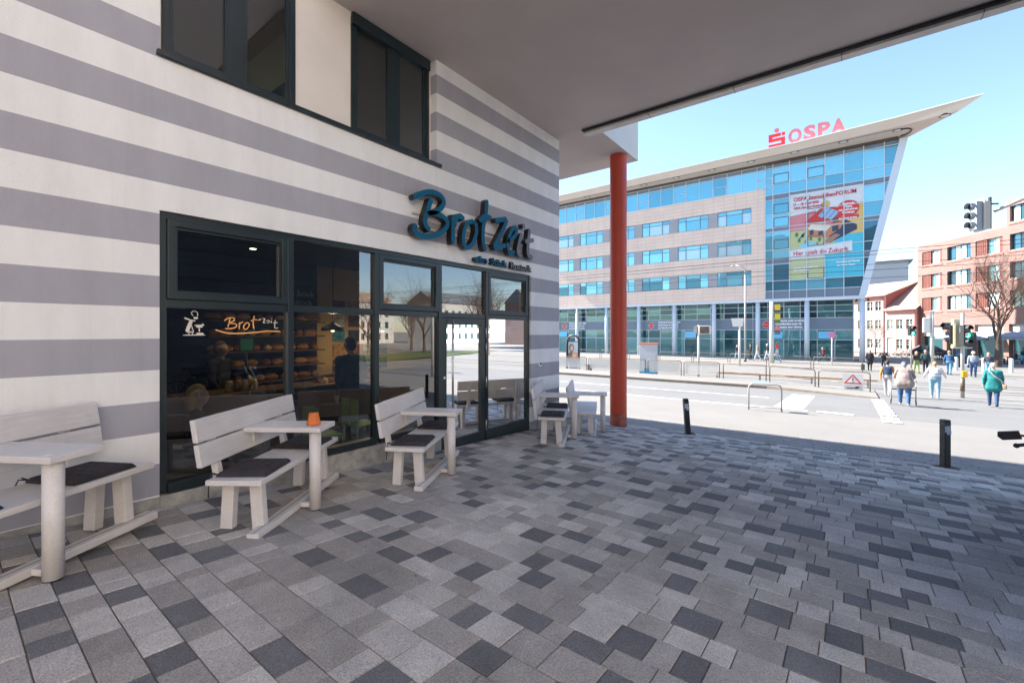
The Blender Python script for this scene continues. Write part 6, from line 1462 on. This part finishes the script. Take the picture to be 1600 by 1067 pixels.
# ================================================================== PEOPLE: one continuous surface each, grown round a posed skeleton
def surface(prims, vox, k=.028):
    A = np.array([p[0] for p in prims], float); B = np.array([p[1] for p in prims], float); ra = np.array([p[2] for p in prims]); rb_ = np.array([p[3] for p in prims])
    R_ = np.maximum(ra, rb_)[:, None]
    lo = np.minimum(A - R_, B - R_).min(0) - 2.5 * vox; hi = np.maximum(A + R_, B + R_).max(0) + 2.5 * vox
    n = np.ceil((hi - lo) / vox).astype(int) + 1
    g = np.stack(np.meshgrid(*[lo[i] + vox * np.arange(n[i]) for i in range(3)], indexing='ij'), -1)
    F = None
    def dist(P, i):
        ba = B[i] - A[i]; L = max(ba @ ba, 1e-9); h = np.clip(((P - A[i]) @ ba) / L, 0, 1)
        return np.linalg.norm(P - A[i] - h[..., None] * ba, axis=-1) - (ra[i] + (rb_[i] - ra[i]) * h)
    for i in range(len(prims)):
        d = dist(g, i)
        if F is None: F = d
        else:
            h = np.clip(.5 + .5 * (F - d) / k, 0, 1); F = F * (1 - h) + d * h - k * h * (1 - h)
    # surface nets
    S = F < 0
    nx, ny, nz = n - 1
    acc = np.zeros((nx, ny, nz, 3)); cnt = np.zeros((nx, ny, nz))
    corners = [(i, j, l) for i in (0, 1) for j in (0, 1) for l in (0, 1)]
    for c in corners:
        for ax in range(3):
            if c[ax]: continue
            c2 = list(c); c2[ax] = 1
            f0 = F[c[0]:c[0] + nx, c[1]:c[1] + ny, c[2]:c[2] + nz]; f1 = F[c2[0]:c2[0] + nx, c2[1]:c2[1] + ny, c2[2]:c2[2] + nz]
            m = (f0 < 0) != (f1 < 0)
            t = np.where(m, f0 / np.where(m, f0 - f1, 1), 0)
            for q in range(3): acc[..., q] += np.where(m, c[q] + (t if q == ax else 0), 0)
            cnt += m
    idx = -np.ones((nx, ny, nz), int); act = cnt > 0; idx[act] = np.arange(act.sum())
    ijk = np.argwhere(act); V = lo + vox * (ijk + acc[act] / cnt[act][:, None])
    faces = []
    for ax in range(3):
        o1, o2 = [(1, 2), (2, 0), (0, 1)][ax]
        sl0 = [slice(1, -1)] * 3; sl0[ax] = slice(0, -1); sl1 = [slice(1, -1)] * 3; sl1[ax] = slice(1, None)
        a = S[tuple(sl0)]; b = S[tuple(sl1)]
        for flip in (0, 1):
            e = np.argwhere((a & ~b) if not flip else (~a & b))
            if not len(e): continue
            e = e + np.array([0 if q == ax else 1 for q in range(3)])
            quad_ = []
            for d1, d2 in ((0, 0), (-1, 0), (-1, -1), (0, -1)):
                p = e.copy(); p[:, o1] += d1; p[:, o2] += d2
                quad_.append(idx[p[:, 0], p[:, 1], p[:, 2]])
            q = np.stack(quad_, 1)
            faces.append(q if not flip else q[:, ::-1])
    Fq = np.concatenate(faces); cen = V[Fq].mean(1)
    D = np.stack([dist(cen, i) for i in range(len(prims))], 1); owner = D.argmin(1)
    return V, Fq, np.array([prims[i][4] for i in owner])
SK = mat('skin', (.50, .29, .21), .6)
def cloth(c): return mat('cloth_%02x%02x%02x' % tuple(int(max(0, min(1, q)) * 255) for q in c), c, .85, var=.22, vscale=9, bump=1.0, bscale=11)
def person(lab, loc, face, h=1.7, top=(.1, .1, .1), legs=(.05, .08, .15), shoes=(.03, .03, .03), hair=(.08, .05, .03), sleeve=None, stride=.35, swing=.3, fat=1.0, coat=0, hat=None, longhair=False, lean=0.0, arms=None, sit=False, vox=.028, skirt=0, group='people in the street', z=None):
    """face: heading (radians, 0 = +y). arms: list of two (elbow, wrist) offsets from the shoulder in body axes"""
    sleeve = sleeve or top
    r = thing('person', lab, 'person', local=True, group=group)
    sc = h / 1.70
    r.location = (loc[0], loc[1], gz(loc[1]) if z is None else z); r.rotation_euler = (0, 0, face); r.scale = (sc,) * 3
    V3 = lambda *a: np.array(a, float)
    ls = math.sin(lean); lc = math.cos(lean)
    tilt = lambda p: V3(p[0], p[1] * lc + (p[2] - .92) * ls, .92 + (p[2] - .92) * lc - p[1] * ls)
    P = []; f = fat
    hipz = .92
    for s, th in ((-1, stride), (1, -stride)):
        hip = V3(s * .085 * f, 0, hipz)
        if sit: knee = hip + V3(s * .03, .43, 0); ank = knee + V3(0, .02, -.42)
        else:
            kb = .12 + (.55 * abs(th) if th < 0 else 0)
            knee = hip + .42 * V3(0, math.sin(th + .06), -math.cos(th + .06)); ank = knee + .41 * V3(0, math.sin(th - kb + .06), -math.cos(th - kb + .06))
        P.append((hip, knee, .088 * f, .062 * f, 1)); P.append((knee, ank, .060 * f, .046 * (1 + .5 * (f - 1)), 1))
        P.append((ank + V3(0, -.03, -.045), ank + V3(s * .02, .15, -.055), .040, .034, 2))
    for s in (-1, 1):
        P.append((V3(s * .07 * f, 0, hipz + .02), tilt(V3(s * .06 * f, 0, 1.16)), .105 * f, .10 * f, 1 if not coat else 0)); P.append((tilt(V3(s * .06 * f, 0, 1.08)), tilt(V3(s * .085, 0, 1.36)), .108 * f, .095, 0))
        P.append((tilt(V3(s * .05, 0, 1.41)), tilt(V3(s * .165, 0, 1.395)), .055, .062, 0))
        if coat: P.append((tilt(V3(s * .06, 0, 1.10)), V3(s * .085 * f, -.01, hipz + .05 - coat), .115 * f, .135 * f, 0))
        if skirt: P.append((V3(s * .06, 0, 1.0), V3(s * .08, 0, hipz - skirt), .11, .15, 1))
    P.append((tilt(V3(0, 0, 1.08)), tilt(V3(0, 0, 1.36)), .118 * f, .10, 0)); P.append((V3(0, 0, hipz + .0), tilt(V3(0, 0, 1.14)), .112 * f, .112 * f, 1 if not coat else 0))
    if coat: P.append((tilt(V3(0, 0, 1.10)), V3(0, -.01, hipz + .05 - coat), .125 * f, .14 * f, 0))
    P.append((tilt(V3(0, .0, 1.42)), tilt(V3(0, .02, 1.52)), .055, .050, 3))
    hd = tilt(V3(0, .03, 1.61))
    P.append((hd + V3(0, -.015, .02), hd + V3(0, -.005, .025), .088, .088, 3)); P.append((hd + V3(0, .035, -.05), hd + V3(0, .03, .0), .058, .070, 3))
    P.append((hd + V3(0, .095, -.015), hd + V3(0, .098, -.022), .012, .014, 3)); P.append((hd + V3(-.088, 0, -.005), hd + V3(-.090, 0, .015), .014, .016, 3)); P.append((hd + V3(.088, 0, -.005), hd + V3(.090, 0, .015), .014, .016, 3))
    hands = []
    for i, s in enumerate((-1, 1)):
        sh = tilt(V3(s * .185 * (1 + .3 * (f - 1)), 0, 1.39))
        if arms: el_, wr = sh + V3(*arms[i][0]), sh + V3(*arms[i][1])
        else:
            a = swing * (-1 if s < 0 else 1) * (1 if stride >= 0 else -1)
            el_ = sh + V3(s * .055, .28 * math.sin(a), -.28 * math.cos(a)); wr = el_ + V3(s * .01, .25 * math.sin(a + .35), -.25 * math.cos(a + .35))
        P.append((sh, el_, .058 * (1 + .4 * (f - 1)), .046 * (1 + .4 * (f - 1)), 4)); P.append((el_, wr, .045, .033, 4))
        d = (wr - el_) / np.linalg.norm(wr - el_); P.append((wr, wr + d * .075, .030, .034, 3)); hands.append((wr + d * .07, d, s))
    V, Fq, M_ = surface(P, vox)
    lowz = V[:, 2].min(); V[:, 2] -= 0 if sit else lowz
    mb = MB(); mb.v = [tuple(p) for p in V]; mb.f = [list(map(int, q)) for q in Fq]; mb.m = [int(q) for q in M_]; mb.s = [True] * len(mb.f)
    dz = 0 if sit else lowz
    for c, d, s in hands:
        d = Vector(d); sd = Vector((0, 1, 0)) if abs(d.y) < .8 else Vector((0, 0, 1)); sd = (sd - d * sd.dot(d)).normalized(); cu = d.cross(sd) * -s; c = Vector(c) - Vector((0, 0, dz))
        for j, (o_, ln) in enumerate(((-.026, .062), (-.009, .074), (.009, .070), (.026, .055))):
            p0 = c + sd * o_; p1 = p0 + d * ln * .55 + cu * .006; p2 = p1 + d * ln * .4 + cu * .022; mb.tube([p0, p1, p2], [.0095, .009, .007], n=6, mi=3)
        p0 = c - d * .045 + sd * .03; mb.tube([p0, p0 + sd * .025 + d * .025, p0 + sd * .03 + d * .055 + cu * .01], [.011, .010, .008], n=6, mi=3)
    me = mb.mesh('body', [cloth(top), cloth(legs), cloth(shoes), SK, cloth(sleeve)], fix=False)
    bm = bmesh.new(); bm.from_mesh(me); bmesh.ops.recalc_face_normals(bm, faces=bm.faces); bm.to_mesh(me); bm.free()
    link('body', me, r)
    hd = hd - V3(0, 0, dz)
    fc = MB()
    for s in (-1, 1): fc.ball(tuple(hd + V3(s * .034, .079, .012)), (.013, .008, .009), n=8, m=5)
    obj('eyes', fc, mat('eye', (.03, .02, .02), .3), r); fc = MB(); fc.ball(tuple(hd + V3(0, .088, -.058)), (.024, .008, .007), n=8, m=4); obj('mouth', fc, mat('lips', (.35, .10, .09), .6), r)
    H = [(hd + V3(0, -.03, .045), hd + V3(0, -.015, .055), .084, .084, 0), (hd + V3(0, -.055, .0), hd + V3(0, -.05, -.02), .075, .07, 0)]
    if longhair: H += [(hd + V3(-.05, -.06, 0), hd + V3(-.065, -.06, -.16), .045, .03, 0), (hd + V3(.05, -.06, 0), hd + V3(.065, -.06, -.16), .045, .03, 0), (hd + V3(0, -.08, 0), hd + V3(0, -.085, -.18), .05, .04, 0)]
    V, Fq, _ = surface(H, .022)
    hb_ = MB(); hb_.v = [tuple(p) for p in V]; hb_.f = [list(map(int, q)) for q in Fq]; hb_.m = [0] * len(hb_.f); hb_.s = [True] * len(hb_.f)
    obj('hair', hb_, cloth(hair), r)
    if hat:
        c = MB(); T0 = Matrix.Translation(tuple(hd + V3(0, -.01, .055))); c.T = T0; c.lathe([(.0, .085), (.06, .075), (.095, .03), (.103, -.02), (.10, -.025)], n=18); c.prism([(-.07, .08, -.015), (.07, .08, -.015), (.05, .17, -.03), (-.05, .17, -.03)], (0, 0, .012)); obj('cap', c, cloth(hat), r)
    return r, hd
AW = 0.0                    # walking away up the street (+y)
cdir = lambda x, y: math.atan2((x - 5), -(y - 0)) if False else math.atan2(-(5 - x), (0 - y))       # heading towards the camera
FN = .022
person('person in a navy vest with ochre sleeves walking away over the crossing', (6.42, 27.5), R(-8), 1.66, top=(.03, .06, .12), sleeve=(.45, .20, .05), legs=(.42, .41, .42), shoes=(.4, .38, .36), hair=(.05, .03, .025), stride=.22, vox=FN)
person('stout person in a taupe jacket and blue cap pushing a walking frame', (6.64, 22.35), R(-4), 1.63, top=(.30, .24, .22), legs=(.05, .12, .25), shoes=(.45, .45, .47), hair=(.3, .3, .3), hat=(.10, .14, .22), fat=1.42, stride=.14, lean=.22, arms=[((-.09, .10, -.26), (-.05, .36, -.36)), ((.09, .10, -.26), (.05, .36, -.36))], vox=FN, coat=.10)
person('stout person in a white blouse and light blue jeans walking away', (8.11, 28.0), R(-6), 1.66, top=(.62, .58, .55), legs=(.22, .38, .50), shoes=(.55, .5, .48), hair=(.42, .26, .12), fat=1.28, stride=.16, swing=.15, arms=[((-.12, .0, -.25), (-.16, .16, -.36)), ((.12, .0, -.25), (.16, .16, -.36))], vox=FN)
tp, hd = person('person in a teal coat with a beige shoulder bag walking away at the right', (9.43, 25.05), R(-12), 1.68, top=(.015, .20, .20), legs=(.03, .07, .15), shoes=(.02, .02, .03), hair=(.62, .52, .40), fat=1.2, coat=.22, stride=.2, swing=.35, vox=FN)
bg_ = thing('shoulder_bag', 'beige shoulder bag with long strap on the person in the teal coat', 'bag', local=True); bg_.location = tp.location; bg_.rotation_euler = tp.rotation_euler
c = MB(); c.box(.24, .36, -.12, .10, .70, .88); obj('pouch', c, cloth((.45, .30, .22)), bg_, bev=.03); c = MB(); c.tube([(.33, -.05, .86), (.20, -.17, 1.05), (.0, -.20, 1.25), (-.12, -.12, 1.44), (-.13, .02, 1.47)], .014, n=6); obj('strap', c, cloth((.60, .42, .36)), bg_)
# walking frame
wf = thing('walking_frame', 'wheeled walking frame pushed by the stout person in the taupe jacket', 'walker', local=True); wf.location = (6.64, 22.75, gz(22.75)); wf.rotation_euler = (0, 0, R(-4))
for s in (-1, 1):
    c = MB(); c.tube([(s * .36, -.32, .92), (s * .36, -.16, .93), (s * .36, -.05, .88), (s * .35, .22, .12)], .016, n=7); c.tube([(s * .36, -.08, .85), (s * .36, -.30, .12)], .016, n=7); obj('side_frame', c, m_galv, wf)
    for y in (-.30, .22): c = MB(); c.tube([(s * .36, y + .09 * math.cos(a), .105 + .09 * math.sin(a)) for a in np.linspace(0, 6.283, 16, endpoint=False)], .016, n=6, closed=True); c.cyl((s * .36 - .02, y, .105), (s * .36 + .02, y, .105), .03, n=8); obj('wheel', c, m_ty, wf)
c = MB(); c.box(-.34, .34, -.12, .12, .56, .59); obj('seat', c, m_dark, wf)
person('person in a long dark coat with reddish hair coming this way near the pink house', (6.3, 46.8), cdir(6.3, 46.8), 1.72, top=(.02, .02, .025), legs=(.015, .015, .015), hair=(.45, .20, .10), longhair=True, coat=.30, stride=.18)
c = MB(); c.box(5.72, 5.98, 46.6, 46.75, -1.55, -1.05); tag(obj('carrier_bag', c, cloth((.03, .10, .09)), bev=.03), 'dark green carrier bag beside the person in the long dark coat', 'bag')
person('person in a black jacket with both hands raised to the chest', (7.25, 48.5), cdir(7.25, 48.5), 1.72, top=(.02, .018, .02), legs=(.02, .02, .022), hair=(.09, .05, .03), stride=.1, arms=[((-.12, .06, -.22), (.05, .26, -.12)), ((.12, .06, -.22), (-.05, .26, -.12))])
person('person with long fair hair, dark top and green trousers', (9.1, 46.3), cdir(9, 46) + .4, 1.68, top=(.04, .035, .03), legs=(.22, .30, .10), hair=(.40, .22, .10), longhair=True, stride=.15)
person('person in a dark green jacket beside the one in green trousers', (9.65, 46.6), cdir(9, 46), 1.80, top=(.02, .06, .055), legs=(.02, .02, .03), hair=(.30, .22, .16), stride=.2)
person('person in a blue jacket and jeans seen from behind left of the black kiosk', (10.92, 46.3), R(-15), 1.76, top=(.025, .085, .18), legs=(.10, .24, .38), hair=(.42, .24, .14), stride=.2, fat=1.1)
person('person in a grey-blue jacket and white cap coming this way', (11.96, 44.8), cdir(12, 45), 1.80, top=(.25, .28, .34), legs=(.05, .10, .20), hair=(.3, .25, .2), hat=(.68, .64, .60), fat=1.15, stride=.22)
c = MB(); c.box(11.30, 11.62, 44.5, 44.66, -1.15, -.72); tag(obj('carrier_bag', c, cloth((.62, .66, .72)), bev=.03), 'pale carrier bag held by the person in the white cap', 'bag')
person('person with fair hair and dark striped top near the tree', (13.0, 46.5), cdir(13, 46), 1.68, top=(.05, .055, .07), legs=(.20, .40, .55), hair=(.48, .30, .18), longhair=True, stride=.15)
person('runner in a burgundy top and black trousers in front of the office columns', (2.85, 56.6), R(70), 1.72, top=(.10, .012, .025), legs=(.015, .015, .018), shoes=(.5, .45, .45), hair=(.30, .18, .11), stride=.62, swing=.7, lean=.15)
person('person in a white jacket and jeans beside the stop pole', (-.95, 52.6), R(75), 1.72, top=(.62, .58, .55), legs=(.16, .34, .48), shoes=(.6, .6, .6), hair=(.45, .33, .22), stride=.35, fat=1.1)
person('person in a beige jacket and white trousers behind the far railing', (-3.25, 56.2), R(80), 1.72, top=(.42, .28, .18), legs=(.66, .66, .68), shoes=(.6, .6, .6), hair=(.42, .26, .15), longhair=True, stride=.35)
person('person in a dark top and white cap behind the far railing', (-2.35, 56.8), R(85), 1.84, top=(.025, .025, .035), legs=(.52, .60, .68), hair=(.2, .15, .1), hat=(.62, .62, .62), stride=.3)
person('person with fair hair and dark top walking by the shop glass, leftmost', (-5.3, 56.1), R(60), 1.70, top=(.045, .03, .04), legs=(.22, .36, .50), hair=(.45, .30, .17), longhair=True, stride=.3)
bd = bicycle('pale bicycle wheeled along behind the far railing', 'bicycles across the street', m_galv); bd.location = (-1.9, 57.5, -1.6); bd.rotation_euler = (0, 0, R(85))
person('person standing in shadow beside the slim lamp post', (-4.15, 57.6), R(100), 1.75, top=(.012, .012, .015), legs=(.012, .012, .015), hair=(.03, .02, .02), stride=.1)
for i, (x, y, cc) in enumerate(((16.7, 64.4, (.06, .08, .12)), (18.2, 65.8, (.03, .03, .04)), (19.8, 61.4, (.10, .07, .06)))):
    person('seated cafe guest at the ' + ('table right of the tree', 'middle parasol', 'table nearest the right edge')[i], (x, y), R(-90), 1.7, top=cc, legs=(.04, .05, .09), hair=(.2, .13, .08), sit=True, z=-1.6 - .40, arms=[((-.06, .12, -.24), (.02, .32, -.22)), ((.06, .12, -.24), (-.02, .32, -.22))], vox=.034)
# inside the shop
person('shop assistant in dark clothes behind the bakery counter', (-2.95, 2.75), R(-60), 1.68, top=(.02, .02, .022), legs=(.02, .02, .02), hair=(.12, .07, .04), stride=0, z=FL, group='people in the bakery')
person('customer in a dark blue jacket at the bakery counter', (-1.35, 4.05), R(85), 1.75, top=(.02, .04, .07), legs=(.015, .02, .03), hair=(.012, .010, .010), stride=.08, z=FL, group='people in the bakery', fat=1.15)
person('fair-haired guest in black sitting behind the leftmost window', (-.75, 1.75), R(-20), 1.66, top=(.014, .012, .014), legs=(.02, .02, .02), hair=(.55, .36, .17), sit=True, longhair=True, z=FL - .42, group='people in the bakery', arms=[((-.06, .12, -.24), (.02, .32, -.22)), ((.06, .12, -.24), (-.02, .32, -.22))])
